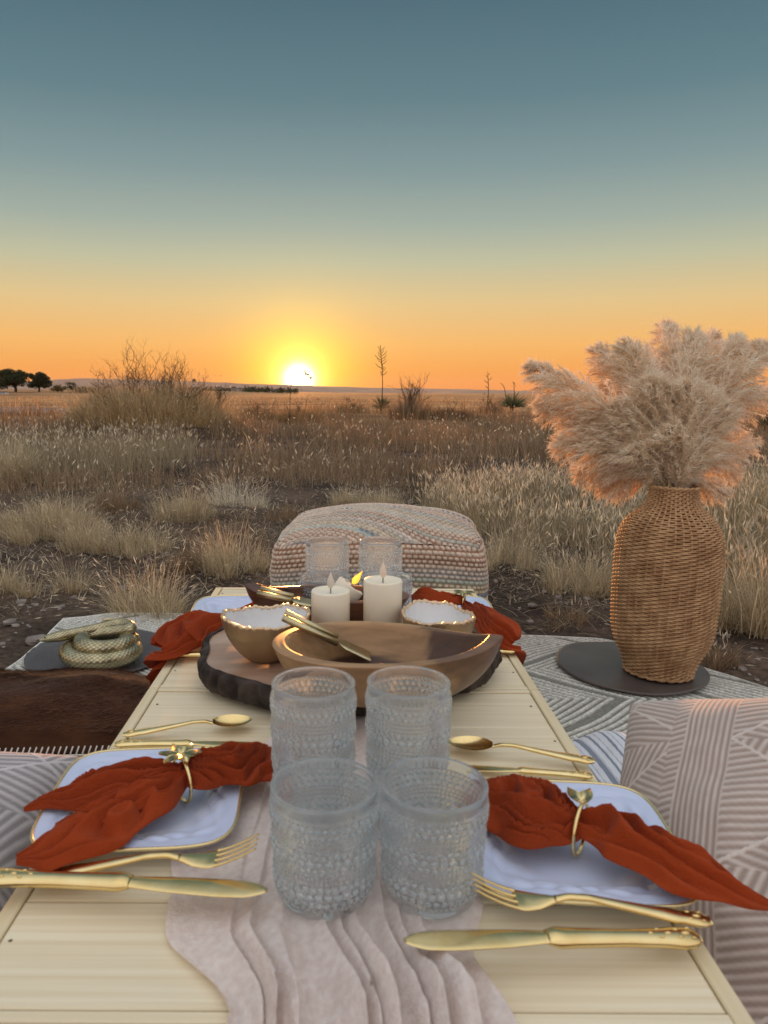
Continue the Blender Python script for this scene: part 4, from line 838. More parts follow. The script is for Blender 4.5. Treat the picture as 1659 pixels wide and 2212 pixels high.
X = R2*sx*np.cos(a)*(.97+.03*zz_); Y = R2*sy*np.sin(a)*(.97+.03*zz_); Vb = np.stack([X, Y, Zb], -1); Vb = np.concatenate([Vb, np.stack([R*.985*sx*np.cos(a), R*.985*sy*np.sin(a), np.full(na, SH-.0002)], -1)[None], ], 0)
Vb = np.concatenate([np.stack([0*a, 0*a, 0*a+.001], -1)[None], Vb]); obj('bark', make_mesh(Vb, gridf(16, na, False, True), M['bark']), ws)
ZS = TZ+.0075+SH+.001
M['acacia'] = mat('acacia_wood', (1, 1, 1), attr=True, c2=(.85, 1.12), rough=.36, nscale=20, stretch=(1., 5, 6))
def leaf_bowl(Lh, Bh, H, th, m, pal, pz=.012):
    na = 96; a = np.arange(na)/na*2*PI; ox = np.cos(a); oy = np.sin(a)*np.abs(np.sin(a/2))**.55*1.12
    tip = np.clip(np.cos(a), 0, 1)**6
    prof = [(0, .0), (.55, .0), (.66, .004), (.80, .30*H), (.92, .62*H), (.985, .93*H), (.99, H), (1-th/Bh*.5, H+.001), (1-th/Bh, H), (.80, .75*H), (.70, .45*H), (.58, .2*H), (.4, .14*H), (0, .12*H)]
    rows = []
    for k, (s, z) in enumerate(prof): rows.append(np.stack([ox*Lh*s, oy*Bh*s, z+pz*tip*(z/H)**2+0*a], -1))
    # resample for smoothness
    R_ = np.array(rows); Q = interp(R_.reshape(len(prof), -1), 60).reshape(60, na, 3); Q[..., 2] = np.maximum(Q[..., 2], 0)
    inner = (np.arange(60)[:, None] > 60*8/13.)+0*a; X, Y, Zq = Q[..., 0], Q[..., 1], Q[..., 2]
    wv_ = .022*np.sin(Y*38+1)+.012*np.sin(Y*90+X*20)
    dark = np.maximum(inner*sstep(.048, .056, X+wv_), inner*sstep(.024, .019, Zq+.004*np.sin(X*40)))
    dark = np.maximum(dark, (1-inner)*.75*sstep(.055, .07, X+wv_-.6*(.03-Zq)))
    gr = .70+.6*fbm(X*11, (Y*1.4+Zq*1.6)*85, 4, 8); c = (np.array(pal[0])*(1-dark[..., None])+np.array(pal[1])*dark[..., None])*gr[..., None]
    return make_mesh(Q, gridf(60, na, False, True), m, col=c)
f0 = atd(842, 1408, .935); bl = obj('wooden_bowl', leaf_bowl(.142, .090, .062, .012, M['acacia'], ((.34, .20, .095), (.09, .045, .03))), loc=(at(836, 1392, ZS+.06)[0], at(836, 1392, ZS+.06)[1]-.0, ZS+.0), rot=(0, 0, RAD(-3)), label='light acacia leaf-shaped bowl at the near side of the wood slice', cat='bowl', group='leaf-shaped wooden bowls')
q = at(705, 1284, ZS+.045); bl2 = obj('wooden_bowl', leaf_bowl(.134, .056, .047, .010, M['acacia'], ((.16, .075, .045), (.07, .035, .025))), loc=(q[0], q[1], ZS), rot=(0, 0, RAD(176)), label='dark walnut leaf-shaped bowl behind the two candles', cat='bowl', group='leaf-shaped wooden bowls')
M['goldglaze'] = mat('gold_glaze', (.34, .235, .13), (.48, .34, .19), rough=.42, metal=.6, nscale=12, bump=.25, bscale=14, bdist=.006)
M['porcelain'] = mat('white_glaze', (.70, .70, .70), (.82, .82, .82), rough=.2, nscale=10, bump=.3, bscale=14, bdist=.006)
def ceramic(R, H, c, lab, seed):
    rt = obj('ceramic_bowl', None, loc=c, label=lab, cat='bowl', group='gold ceramic bowls'); na = 120; a = np.arange(na)/na*2*PI
    ruf = .0007*np.sin(a*23+seed)+.0008*np.sin(a*41+seed*2)+.003*np.sin(a*2+seed)+.0012*np.sin(a*7)
    def rows(pr, off): return np.array([np.stack([(r-off)*(1+.04*np.sin(a*2+seed)*r/R)*np.cos(a)+ruf*np.cos(a)*(z/H)**4*.6, (r-off)*np.sin(a)*(1+.04*np.sin(a*2+seed)*r/R)+ruf*np.sin(a)*(z/H)**4*.6, z+ruf*(z/H)**3+0*a], -1) for r, z in pr])
    z = np.linspace(0, 1, 26); pr = [(1e-3, 0.)]+[(R*(.42+.58*np.sin(zz*PI/2*.98)**.75), H*zz) for zz in z]
    Q = rows(pr, 0); obj('outer_shell', make_mesh(Q, gridf(len(pr), na, False, True)[:, ::-1], M['goldglaze']), rt)
    Qi = rows([(max(r, .004), z_*.96+.004*(1-z_/H)) for r, z_ in pr], .0035); Qi[-1, :, 2] = Q[-1, :, 2]-.0004; obj('inner_glaze', make_mesh(Qi, gridf(len(pr), na, False, True), M['porcelain']), rt)
    Pm = (Q[-1]+Qi[-1])/2; obj('scalloped_rim', make_mesh(*tube(np.vstack([Pm, Pm[:1]]), .0024+.0006*np.sin(np.arange(na+1)*1.9), 6, False), M['goldrim']), rt)
M['goldrim'] = mat('gold_leaf_rim', (.75, .55, .35), rough=.3, metal=.6)
q = at(574, 1330, ZS+.06); ceramic(.0575, .060, (q[0], q[1], ZS), 'gold ceramic bowl with white inside and scalloped rim at the left of the slice', 1)
q = at(947, 1326, ZS+.058); ceramic(.053, .058, (q[0], q[1], ZS), 'gold ceramic bowl with white inside partly hidden behind the acacia bowl', 4)
# candles
M['wax'] = mat('ivory_wax', (.86, .80, .64), rough=.45, sss=.25, spec=.4); M['tip'] = mat('led_flame_off', (.85, .80, .72), rough=.35, sss=.5, transl=.4)
M['tipon'] = mat('led_flame_lit', (.9, .5, .1), rough=.4, emit=(1, .42, .03), estr=1.6); M['wick'] = mat('wick', (.3, .28, .25), rough=.5)
def candle(c, R, H, lab, rot=(0, 0, 0), lit=False, fl=.024):
    rt = obj('led_candle', None, loc=c, rot=rot, label=lab, cat='candle', group='electric pillar candles')
    obj('wax_body', make_mesh(*lathe([(1e-4, 0), (R, 0), (R, H-.002), (R-.0008, H-.0004), (R-.003, H), (R-.006, H-.0015), (R*.5, H-.004), (.006, H-.005), (1e-4, H-.005)], 64), M['wax']), rt)
    obj('wick', make_mesh(*tube([(0, 0, H-.006), (0, 0, H+.004)], .0012, 6), M['wick']), rt)
    obj('flame_tip', make_mesh(*lathe([(1e-4, H+.002), (.003, H+.004), (.0055, H+.009), (.005, H+.015), (.0025, H+.021), (.0002, H+fl+.003)], 20), M['tipon' if lit else 'tip']), rt)
candle(at(714, 1345, ZS+.028)*[1, 1, 0]+[0, 0, ZS], .0285, .078, 'shorter ivory electric candle with an unlit white flame tip, left of the pair')
candle(at(826, 1345, ZS+.028)*[1, 1, 0]+[0, 0, ZS], .0285, .094, 'taller ivory electric candle with an unlit white flame tip, right of the pair')
q = at(741, 1262, TZ+.10); candle((q[0]-.013, q[1], TZ+.062), .024, .045, 'tilted candle with its flame tip glowing orange behind the shorter candle', (0, RAD(38), RAD(10)), True, .026)
# gold servers lying in the bowls
M['gold'] = mat('polished_gold', (.83, .62, .27), (.90, .72, .36), rough=.2, metal=1., nscale=40, bump=.12, bscale=90, bdist=.001)
M['brushed'] = mat('brushed_gold', (.50, .42, .24), (.62, .54, .33), rough=.35, metal=1., nscale=60, stretch=(1, 8, 8))
def server(p0, p1, lab, blade=True):
    p0 = np.array(p0); p1 = np.array(p1); rt = obj('serving_tongs', None, loc=p0, label=lab, cat='serving tongs', group='gold serving tongs'); d = p1-p0; L_ = np.linalg.norm(d); d /= L_; s = np.cross(d, [0, 0, 1.]); s /= np.linalg.norm(s)
    V, F = tube([d*0, d*L_*.66], .0047, 10, True); obj('handle', make_mesh(V, F, M['brushed']), rt)
    o = s*-.013+np.array([0, 0, .004]); V, F = tube([o+d*L_*.02, o*.9+d*L_*.66], .0042, 10, True); obj('handle', make_mesh(V, F, M['brushed']), rt)
    if blade:
        t = np.linspace(0, 1, 12); hw = np.interp(t, [0, .12, .22, .9, 1], [.004, .007, .0165, .0175, .016]); Vr = []
        for sg_, zo in ((1, 0), (-1, -.0015)):
            for j in (-1, 0, 1): Vr.append(d*(L_*(.64+.42*t))[:, None]+s*(hw*j)[:, None]+np.array([0, 0, 1.])*(zo-.004*abs(j)*0+.002*abs(j))-s*.004)
        Vr = np.array(Vr); V = Vr.reshape(-1, 3); n = 12; F = [gridf(3, n), gridf(3, n)[:, ::-1]+3*n]; e = []
        for i in range(n-1): e += [[i, i+1, 3*n+i+1, 3*n+i], [2*n+i+1, 2*n+i, 5*n+i, 5*n+i+1]]
        F.append(np.array(e)); obj('blade', make_mesh(V, F, M['brushed']), rt)
server(at(611, 1334, ZS+.082), at(790, 1418, ZS+.030), 'gold tongs resting across the rim of the acacia bowl')
server(at(556, 1281, ZS+.062), at(668, 1306, ZS+.048), 'gold tongs resting across the left rim of the walnut bowl', True)

# ------------------------------------------------------------------ glasses
M['glass'] = mat('hobnail_glass', (.985, 1, 1), rough=.0, trans=1., spec=.6, ior=1.45)
_g = M['glass'].node_tree; _n = _g.nodes; _l = _g.links; _p = _n['Principled BSDF']
_t = _n.new('ShaderNodeBsdfTransparent'); _t.inputs[0].default_value = (.98, .995, 1, 1)
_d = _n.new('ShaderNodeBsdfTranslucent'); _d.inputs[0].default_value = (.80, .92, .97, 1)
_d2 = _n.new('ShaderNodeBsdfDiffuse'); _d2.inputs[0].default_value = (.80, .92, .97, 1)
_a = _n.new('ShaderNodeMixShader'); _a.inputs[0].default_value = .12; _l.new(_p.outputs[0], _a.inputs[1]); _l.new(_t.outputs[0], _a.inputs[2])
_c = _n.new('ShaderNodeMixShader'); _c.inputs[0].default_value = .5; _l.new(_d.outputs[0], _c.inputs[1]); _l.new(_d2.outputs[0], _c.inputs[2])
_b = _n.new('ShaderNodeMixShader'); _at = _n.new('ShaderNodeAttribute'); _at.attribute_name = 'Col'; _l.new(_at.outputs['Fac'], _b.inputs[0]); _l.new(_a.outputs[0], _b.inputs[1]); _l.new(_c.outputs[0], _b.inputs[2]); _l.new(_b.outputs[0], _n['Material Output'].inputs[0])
M['bead'] = mat('glass_bead', (.90, .95, .97), rough=.06, trans=.85, spec=.6, ior=1.45)
def glass_meshes(R, H, rows, nd, taper=.93):
    th = .0028; prof = [(1e-4, .0), (R*taper*.80, .0), (R*taper*.93, .003), (R*taper, .010)]
    for t in np.linspace(.15, 1, 8): prof.append((R*(taper+(1-taper)*t), .010+(H-.010)*t-(0 if t < 1 else .0015)))
    prof += [(R-th*.5, H+.0002), (R-th, H-.0015)]
    for t in np.linspace(1, 0, 8)[1:]: prof.append((R*(taper+(1-taper)*t)-th, .014+(H-.014)*t))
    prof += [(R*taper*.8, .0105), (1e-4, .009)]
    # beads are raised out of the outer wall itself
    na, nz_ = 400, 330; zs = np.linspace(.0105, H-.004, nz_); an = np.arange(na)/na*2*PI; hh = np.zeros((nz_, na)); z = H-.010
    for i, s in enumerate(rows):
        z -= s; r = R*(taper+(1-taper)*(z-.01)/(H-.01)); n = max(int(2*PI*r/(s*2.1)), 8); ph = ((an/2/PI*n+(i % 2)*.5) % 1-.5)*2*PI*r/n
        d2 = (ph[None]**2+(zs[:, None]-z)**2)/(s*.97)**2; hh = np.maximum(hh, np.sqrt(np.clip(1-d2, 0, 1))*s*.9); z -= s
        if z < .014: break
    rr = R*(taper+(1-taper)*(zs-.01)/(H-.01)); Ro = rr[:, None]+hh; P1 = np.stack([Ro*np.cos(an), Ro*np.sin(an), np.repeat(zs[:, None], na, 1)], -1)
    def ringz(r, z): return np.stack([r*np.cos(an), r*np.sin(an), z+0*an], -1)[None]
    lo = [ringz(*q) for q in [(1e-4, 0.), (R*taper*.80, .0), (R*taper*.93, .003), (R*taper, .009)]]
    hi = [ringz(R+.0003, H-.003), ringz(R+.0004, H-.001), ringz(R-th*.4, H+.0004), ringz(R-th, H-.0012)]+[ringz(R*(taper+(1-taper)*t)-th, .014+(H-.014)*t) for t in np.linspace(1, 0, 10)[1:]]+[ringz(R*taper*.8, .0105), ringz(1e-4, .009)]
    Q = np.concatenate(lo+[P1]+hi); fr = np.full(Q.shape, .04); k0 = len(lo); fr[k0:k0+nz_] = (.035+.42*np.clip(hh/.0022, 0, 1)**1.6)[..., None]; fr[k0+nz_:k0+nz_+4] = .16; fr[:k0] = .10  # bead tops painted whiter, standing in for bright glints
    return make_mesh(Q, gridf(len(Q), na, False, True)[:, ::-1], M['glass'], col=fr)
seq = [.0019, .0028, .0028, .0019, .0017, .0019, .0026, .0034, .0026, .0019, .0017, .0019, .0028, .0034, .0028, .0019, .0017, .0026, .0034, .0026, .0019, .0017, .0028, .0034, .0028, .0019, .0019, .0028, .0028]
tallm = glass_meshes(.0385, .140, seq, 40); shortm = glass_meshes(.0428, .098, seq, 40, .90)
GL = [('tall_glass', tallm, at(677, 1472, TZ+.145), 'tall hobnail glass of the near four, behind the left tumbler', 'highball glass'), ('tall_glass', tallm, at(883, 1470, TZ+.145), 'tall hobnail glass of the near four, behind the right tumbler', 'highball glass'),
      ('tumbler', shortm, at(701, 1690, TZ+.103), 'nearest left hobnail tumbler on the pink runner', 'tumbler'), ('tumbler', shortm, at(937, 1688, TZ+.103), 'nearest right hobnail tumbler on the pink runner', 'tumbler'),
      ('tall_glass', tallm, at(707, 1172, TZ+.140), 'tall hobnail glass at the far end of the table, left one, glowing in the sun', 'highball glass'), ('tall_glass', tallm, at(822, 1172, TZ+.140), 'tall hobnail glass at the far end of the table, right one', 'highball glass'),
      ('tumbler', shortm, at(702, 1252, TZ+.098), 'far hobnail tumbler behind the tilted candle', 'tumbler'), ('tumbler', shortm, at(835, 1250, TZ+.098), 'far hobnail tumbler behind the taller candle', 'tumbler')]
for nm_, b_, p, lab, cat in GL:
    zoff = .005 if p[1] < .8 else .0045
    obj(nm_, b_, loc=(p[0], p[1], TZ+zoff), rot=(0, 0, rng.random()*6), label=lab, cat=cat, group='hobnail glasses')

# ------------------------------------------------------------------ plates
M['plate'] = mat('blue_white_plastic', (.58, .66, .86), rough=.22, spec=.5); M['goldedge'] = mat('gold_edge', (.82, .68, .36), rough=.25, metal=.8)
def plate_meshes():
    hw = .092; na = 160; a = np.arange(na)/na*2*PI; n5 = (np.abs(np.cos(a))**5+np.abs(np.sin(a))**5)**(-1/5.); ux = np.cos(a)*n5; uy = np.sin(a)*n5
    s = np.linspace(0, 1, 60)[:, None]; m_ = np.clip((s-.55)/.2, 0, 1); X = hw*s*(ux*m_+np.cos(a)*(1-m_)); Y = hw*s*(uy*m_+np.sin(a)*(1-m_))
    Z = .002+.013*sstep(.5, 1.0, s)+.0034*np.abs(np.sin(6*a+s*16))**.6*np.exp(-((s-.74)/.13)**2)*1.0+.0010*np.sin(a*14-s*40)*np.exp(-((s-.76)/.1)**2)
    top = np.stack([X+0*Z, Y, Z], -1); bot = top[::-1].copy(); bot[..., 2] -= .0022; V = np.concatenate([top, bot]); edge = top[-1]
    return make_mesh(V, gridf(120, na, False, True), M['plate']), make_mesh(*tube(np.vstack([edge, edge[:1]]), .0016, 6, False, 1.), M['goldedge'])
pm_, pe_ = plate_meshes()
PLT = [(at(318, 1722, TZ+.015), 4, 'square plate with gold rim under the left napkin, nearest left'), (at(1228, 1812, TZ+.015), -4, 'square plate with gold rim under the right napkin, nearest right'),
       ((-.185, 1.30, TZ+.004), 3, 'square plate mostly hidden under the far left napkin'), ((.180, 1.31, TZ+.004), -3, 'square plate peeking out behind the far right napkin')]
for p, r, lab in PLT:
    rt = obj('square_plate', None, loc=(p[0], p[1], TZ+.0045), rot=(0, 0, RAD(r)), label=lab, cat='plate', group='square plates with gold rims'); obj('dish', pm_, rt); obj('gold_rim', pe_, rt)
# ------------------------------------------------------------------ cutlery
def loft(st, k=12, n=60, p=2.4):
    """stations: x, half width, half thick, z"""
    st = np.array(st, float); x = np.linspace(st[0, 0], st[-1, 0], n); hw = np.interp(x, st[:, 0], st[:, 1]); ht = np.interp(x, st[:, 0], st[:, 2]); zc = np.interp(x, st[:, 0], st[:, 3])
    ker = np.array([1, 2, 3, 2, 1])/9.; sm = lambda q: np.convolve(np.pad(q, 2, 'edge'), ker, 'valid'); hw, ht, zc = sm(hw), sm(ht), sm(zc)
    a = np.arange(k)/k*2*PI; ca = np.sign(np.cos(a))*np.abs(np.cos(a))**(2/p); sa = np.sign(np.sin(a))*np.abs(np.sin(a))**(2/p)
    V = np.stack([np.repeat(x[:, None], k, 1), hw[:, None]*ca, zc[:, None]+ht[:, None]*sa], -1).reshape(-1, 3); i = np.arange(k); j = (i+1) % k
    V = np.vstack([V, [x[0], 0, zc[0]], [x[-1], 0, zc[-1]]]); return V, [gridf(n, k, False, True), np.concatenate([np.stack([j, i, np.full(k, n*k)], -1), np.stack([(n-1)*k+i, (n-1)*k+j, np.full(k, n*k+1)], -1)])]
HND = [(0, .004, .0015, .004), (.004, .0085, .0028, .004), (.012, .0098, .0032, .004), (.022, .0075, .0030, .0045), (.030, .0088, .0032, .005), (.045, .0066, .003, .006), (.075, .0048, .0026, .009), (.100, .0036, .0022, .012), (.118, .0032, .0022, .011), (.128, .0040, .0020, .007)]
orn = lathe([(1e-4, -1), (.8, -.5), (1, 0), (.8, .5), (1e-4, 1)], 8)
def ornaments():
    ps = []
    for x, y, s in [(.012, 0, .0035), (.008, .005, .002), (.008, -.005, .002), (.018, .004, .0022), (.018, -.004, .0022), (.026, 0, .0026), (.033, .004, .0018), (.033, -.004, .0018), (.04, 0, .002)]: ps.append((orn[0]*s*.7*np.array([1.6, .8, .4])+[x, y, .0072], orn[1]))
    V, F, _ = join(ps); return make_mesh(V, F, M['gold'])
orm = ornaments(); hndm = make_mesh(*loft(HND), M['gold'])
V, F = loft([(.128, .004, .002, .007), (.140, .0095, .0016, .004), (.152, .0125, .0013, .003), (.160, .0125, .0012, .0035)], 12, 24); fkhead = make_mesh(V, F, M['gold'])
tn = [make_mesh(*loft([(.158, .0016, .0012, .0035), (.170, .0015, .0011, .006), (.185, .0013, .001, .011), (.196, .0007, .0007, .016)], 8, 16), M['gold'])]
def put(name, p0, p1, lab, cat, builder, native):
    p0 = np.array(p0); p1 = np.array(p1); d = p1-p0; L_ = np.linalg.norm(d); rz = math.atan2(d[1], d[0]); ry = -math.asin(d[2]/L_)
    rt = obj(name, None, loc=p0, rot=(0, ry, rz), label=lab, cat=cat, group='gold cutlery'); s = L_/native; rt.scale = (s, s, s); builder(rt); return rt
def fork_b(rt):
    obj('handle', hndm, rt); obj('ornament', orm, rt); obj('fork_head', fkhead, rt)
    for i in range(4): obj('tine', tn[0], rt, loc=(0, -.0105+.007*i, 0))
HK = [(0, .003, .0015, .006), (.003, .0085, .0042, .006), (.015, .0105, .0048, .006), (.03, .0085, .0045, .006), (.06, .0075, .0045, .006), (.10, .0085, .0046, .006), (.112, .0095, .005, .006), (.118, .0078, .0042, .006), (.121, .0065, .002, .006)]
kh = make_mesh(*loft(HK), M['gold']); kb = make_mesh(*loft([(.120, .0065, .002, .006), (.128, .0075, .0014, .006), (.150, .0092, .0010, .005), (.190, .0105, .0009, .0035), (.212, .0095, .0008, .003), (.224, .005, .0006, .003), (.227, .0015, .0005, .003)], 12, 50, 2.), M['gold'])
def knife_b(rt): obj('handle', kh, rt); obj('ornament', orm, rt, loc=(0, 0, .0035)); obj('blade', kb, rt)
sa_ = np.linspace(0, 1, 24); sb = np.linspace(-1, 1, 15); hw = .0205*np.sin(PI*np.clip(sa_*.97+.03, 0, 1))**.55*(1-.15*sa_); Vs_ = []
for zo in (0, -.0012): Vs_.append(np.stack([np.repeat((.128+.058*sa_)[:, None], 15, 1), hw[:, None]*sb[None], .0105-.0085*(1-sb[None]**2)*np.sin(PI*sa_)[:, None]**.6-.002*sa_[:, None]+zo], -1).reshape(-1, 3))
g1 = gridf(24, 15); spm = make_mesh(np.vstack(Vs_), [g1, g1[:, ::-1]+360], M['gold'])
def spoon_b(rt): obj('handle', hndm, rt); obj('ornament', orm, rt); obj('spoon_bowl', spm, rt)
Zt = TZ+.003
put('fork', at(78, 1900, Zt+.004), at(562, 1853, Zt+.028), 'gold fork beside the left plate with raised tines', 'fork', fork_b, .196)
put('knife', at(-35, 1910, Zt+.008), at(578, 1931, Zt+.019), 'gold table knife in front of the nearest left plate', 'knife', knife_b, .227)
put('spoon', at(266, 1592, Zt+.002), at(545, 1563, Zt+.004), 'gold spoon behind the nearest left plate', 'spoon', spoon_b, .186)
put('knife', at(248, 1615, Zt), at(560, 1612, Zt), 'gold knife tucked behind the nearest left plate', 'knife', knife_b, .227)
put('fork', at(1532, 1998, Zt+.010), at(1014, 1940, Zt+.030), 'gold fork in front of the nearest right plate', 'fork', fork_b, .196)
put('knife', at(1508, 2042, Zt+.006), at(872, 2040, Zt+.027), 'gold table knife lying nearest the camera on the right', 'knife', knife_b, .227)
put('spoon', at(1284, 1650, Zt+.004), at(968, 1612, Zt+.004), 'gold spoon behind the nearest right plate', 'spoon', spoon_b, .186)
put('knife', at(1280, 1684, Zt), at(980, 1660, Zt), 'gold knife tucked behind the nearest right plate', 'knife', knife_b, .227)
put('knife', at(346, 1419, Zt+.004), at(600, 1421, Zt+.003), 'gold knife whose handle shows left of the wood slice', 'knife', knife_b, .227)
put('fork', at(352, 1403, Zt+.006), at(590, 1398, Zt+.006), 'gold fork behind the far left knife beside the wood slice', 'fork', fork_b, .196)
put('knife', at(1112, 1412, Zt+.002), at(925, 1404, Zt), 'gold knife right of the acacia bowl by the wood slice', 'knife', knife_b, .227)
put('fork', at(1108, 1398, Zt+.002), at(935, 1388, Zt+.002), 'gold fork half hidden under the far right napkin', 'fork', fork_b, .196)
put('knife', at(1046, 1298, Zt+.002), at(905, 1298, Zt+.002), 'gold knife behind the far right plate', 'knife', knife_b, .227)
put('knife', at(482, 1294, Zt+.002), at(620, 1300, Zt+.002), 'gold knife behind the far left plate', 'knife', knife_b, .227)
# ------------------------------------------------------------------ napkins
M['rust'] = mat('rust_linen', (.27, .040, .011), (.37, .058, .015), rough=.9, nscale=7, bump=.7, bscale=420, bdist=.0014, sheen=.05, transl=.08, spec=.1)
def lobe(pts, wid, hgt, folds, seed, ns=170, nt=120, twist=0.):
    P = interp(pts, ns); T = np.gradient(P, axis=0); T /= np.linalg.norm(T, axis=1)[:, None]; Sd = np.cross(T, [0, 0, 1.]); Sd /= np.linalg.norm(Sd, axis=1)[:, None]+1e-9; Up = np.cross(Sd, T)
    s = np.linspace(0, 1, ns); W_ = np.interp(s, np.linspace(0, 1, len(wid)), wid); H_ = np.interp(s, np.linspace(0, 1, len(hgt)), hgt)
    kr = np.ones(9)/9; W_ = np.convolve(np.pad(W_, 4, 'edge'), kr, 'valid'); H_ = np.convolve(np.pad(H_, 4, 'edge'), kr, 'valid')
    th = np.arange(nt)/nt*2*PI; ct = np.cos(th); sn_ = np.sin(th)
    tt = ct[None]; ss = s[:, None]
    warp = tt*folds/2+2.0*(fbm(ss*2.1+seed, tt*.9+seed, 2, seed)-.5)*2+twist*ss
    pw_ = warp % 1; rd = np.where(pw_ < .7, pw_/.7, 1-sstep(.7, 1, pw_))*(.65+.5*noise2(np.floor(warp)*5.1+seed, ss*4, seed))
    top = np.sign(sn_)[None]*np.abs(sn_)[None]**.8
    hh = np.where(sn_[None] > 0, H_[:, None]*top*(.18+.82*rd)+.16*H_[:, None]*(fbm(ss*9, tt*3, 2, seed+3)-.5)*top+.11*H_[:, None]*(fbm(ss*26, tt*14, 3, seed+4)-.5)*top, H_[:, None]*top*.15)
    ww = W_[:, None]*tt*(1+.10*np.sin(ss*19+seed)+.10*(fbm(ss*7+seed, np.sign(tt)*3+0*ss, 2, seed+7)-.5)*2)
    V = P[:, None]+Sd[:, None]*ww[..., None]+Up[:, None]*(hh[..., None]); V = V.reshape(-1, 3)
    i = np.arange(nt); j = (i+1) % nt; V = np.vstack([V, P[0], P[-1]])
    return V, [gridf(ns, nt, False, True)[:, ::-1], np.concatenate([np.stack([j, i, np.full(nt, ns*nt)], -1)[:, ::-1], np.stack([(ns-1)*nt+i, (ns-1)*nt+j, np.full(nt, ns*nt+1)], -1)[:, ::-1]])]
def napkin(lobes, lab):
    ps = [lobe(*l) for l in lobes]; V, F, _ = join(ps); c = V.mean(0); c[2] = V[:, 2].min(); o = obj('napkin', make_mesh(V-c, F, M['rust']), loc=c, label=lab, cat='napkin', group='rust linen napkins'); return o
ZN = TZ+.022
A_ = lambda x, y, dz=0.: at(x, y, ZN+dz)
napkin([
  ([A_(398, 1680, .012), A_(330, 1690, .008), A_(240, 1705, .006), A_(160, 1728, .002), A_(95, 1738, .002), A_(52, 1750, .0)], [.010, .022, .026, .026, .014, .008, .003], [.018, .026, .026, .022, .014, .008, .003], 3.2, 3),
  ([A_(398, 1685, .008), A_(330, 1735, .006), A_(262, 1775, .004), A_(190, 1810, .002), A_(110, 1838, -.002), A_(36, 1858, -.004)], [.010, .020, .026, .030, .032, .024, .008], [.016, .026, .026, .022, .018, .014, .004], 3.4, 11),
  ([A_(398, 1682, .012), A_(330, 1712, .014), A_(260, 1742, .012), A_(190, 1770, .008), A_(120, 1790, .0)], [.010, .016, .020, .018, .008], [.014, .018, .018, .012, .004], 2.2, 17),
  ([A_(388, 1682, .010), A_(440, 1676, .010), A_(500, 1662, .008), A_(560, 1652, .006), A_(600, 1648, .004)], [.012, .026, .034, .037, .030], [.016, .026, .026, .022, .012], 4.2, 23)], 'rust napkin fanned through a gold leaf ring on the nearest left plate')
napkin([
  ([A_(1254, 1790, .010), A_(1200, 1775, .010), A_(1140, 1750, .010), A_(1085, 1722, .008), A_(1050, 1700, .002)], [.012, .030, .034, .030, .014], [.014, .030, .032, .026, .010], 4.0, 31),
  ([A_(1254, 1795, .008), A_(1190, 1800, .006), A_(1130, 1790, .006), A_(1072, 1762, .004), A_(1044, 1730, .0)], [.010, .020, .026, .026, .014], [.014, .022, .022, .020, .008], 2.6, 37),
  ([A_(1252, 1790, .010), A_(1330, 1812, .010), A_(1420, 1850, .010), A_(1510, 1895, .008), A_(1590, 1930, .004), A_(1675, 1962, -.002)], [.013, .026, .034, .033, .026, .014, .004], [.016, .026, .024, .020, .016, .010, .004], 2.6, 41)], 'rust napkin gathered in a plain gold ring and trailing off the right table edge')
napkin([
  ([A_(520, 1342, .004), A_(470, 1350, .008), A_(425, 1362, .008), A_(388, 1382, .002), A_(362, 1412, -.012), A_(346, 1440, -.05)], [.028, .044, .050, .046, .036, .018], [.016, .026, .030, .026, .016, .008], 3.0, 47),
  ([A_(372, 1402, -.012), A_(352, 1435, -.035), A_(344, 1462, -.06), A_(340, 1485, -.09)], [.020, .022, .018, .008], [.010, .010, .008, .005], 2.0, 53),
  ([(-.19, 1.24, ZN+.004), (-.12, 1.30, ZN+.008), (-.06, 1.35, ZN+.010), (.0, 1.39, ZN+.008)], [.02, .028, .034, .02], [.014, .018, .020, .010], 2.4, 57)], 'rust napkin hanging over the left table edge at the far left place')
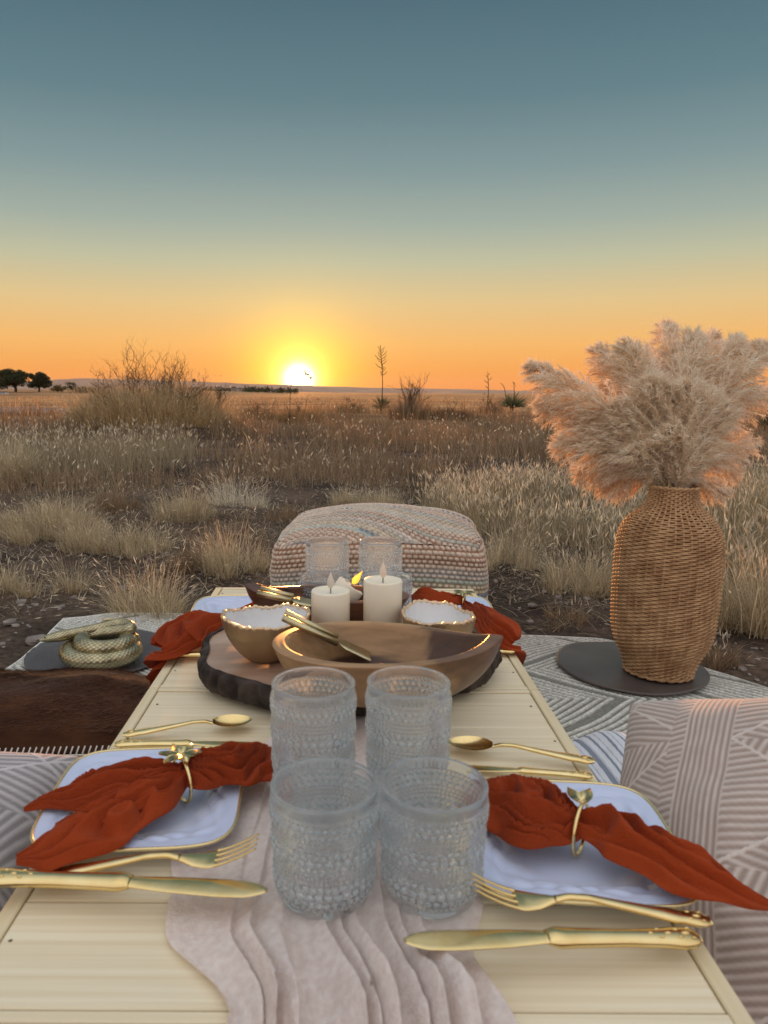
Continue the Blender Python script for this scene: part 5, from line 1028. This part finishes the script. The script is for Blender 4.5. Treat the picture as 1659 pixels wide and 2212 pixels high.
napkin([
  ([A_(1000, 1302, .008), A_(960, 1300, .012), A_(920, 1298, .012), A_(885, 1298, .004)], [.010, .026, .034, .022], [.012, .022, .026, .012], 3.0, 61),
  ([A_(1004, 1305, .004), A_(1035, 1330, .006), A_(1062, 1350, .006), A_(1086, 1375, .0), A_(1104, 1405, -.02), A_(1120, 1440, -.07)], [.010, .026, .034, .032, .022, .008], [.012, .022, .024, .020, .012, .008], 3.0, 67)], 'rust napkin draped over the right table edge at the far right place')
# napkin rings
def ring(c, ax, R1, R2, lab, leaves=0):
    """band around the napkin; ax = direction along the napkin"""
    c = np.array(c, float); ax = np.array(ax, float); ax /= np.linalg.norm(ax); sd = np.cross(ax, [0, 0, 1.]); sd /= np.linalg.norm(sd); up = np.cross(sd, ax)
    rt = obj('napkin_ring', None, loc=c, label=lab, cat='napkin ring', group='gold napkin rings'); a = np.linspace(0, 2*PI, 50)
    P = sd*np.cos(a)[:, None]*R1+up*(np.sin(a)[:, None]*R2+R2*.0); obj('band', make_mesh(*tube(P, .0019, 8, False), M['gold']), rt)
    t = np.linspace(0, 1, 9); hw_ = np.sin(PI*t**.8)**.9
    for i in range(leaves):
        an = RAD([0, -48, 48, -100, 100, 180][i] if leaves <= 6 else i*45); Ln = [.026, .024, .024, .020, .020, .016][i]; d = -sd*math.cos(an)+ax*math.sin(an)*1.0; s2 = np.cross(up, d)
        o = up*(R2+.0035)-sd*0.000+sd*-.0
        rows = [o+d*(t*Ln)[:, None]+s2*(hw_*.0060*j)[:, None]+up*((.004*t*(1-t)*2)-abs(j)*.0012+(.0008 if j == 0 else 0))[:, None] for j in (-1, 0, 1)]; Vt = np.array(rows); Vl = np.concatenate([Vt, Vt-up*.0012]); F = [gridf(3, 9), gridf(3, 9)[:, ::-1]+27]
        e = [];
        for q_ in range(8): e += [[q_, q_+27, q_+28, q_+1], [18+q_, 19+q_, 46+q_, 45+q_]]
        obj('leaf', make_mesh(Vl.reshape(-1, 3), F+[np.array(e)], M['gold']), rt)
dl = A_(500, 1662)-A_(300, 1720); ring(A_(394, 1682, .010), dl, .0235, .022, 'gold napkin ring with a spray of leaves on the left rust napkin', 6)
dr_ = A_(1330, 1812)-A_(1150, 1755); ring(A_(1254, 1790, .009), dr_, .0225, .0225, 'plain-banded gold napkin ring on the right rust napkin, its leaves turned away', 2)
ring(A_(1002, 1303, .006), (-1, .3, 0), .017, .018, 'gold leaf napkin ring on the far right napkin behind the ceramic bowl', 5)
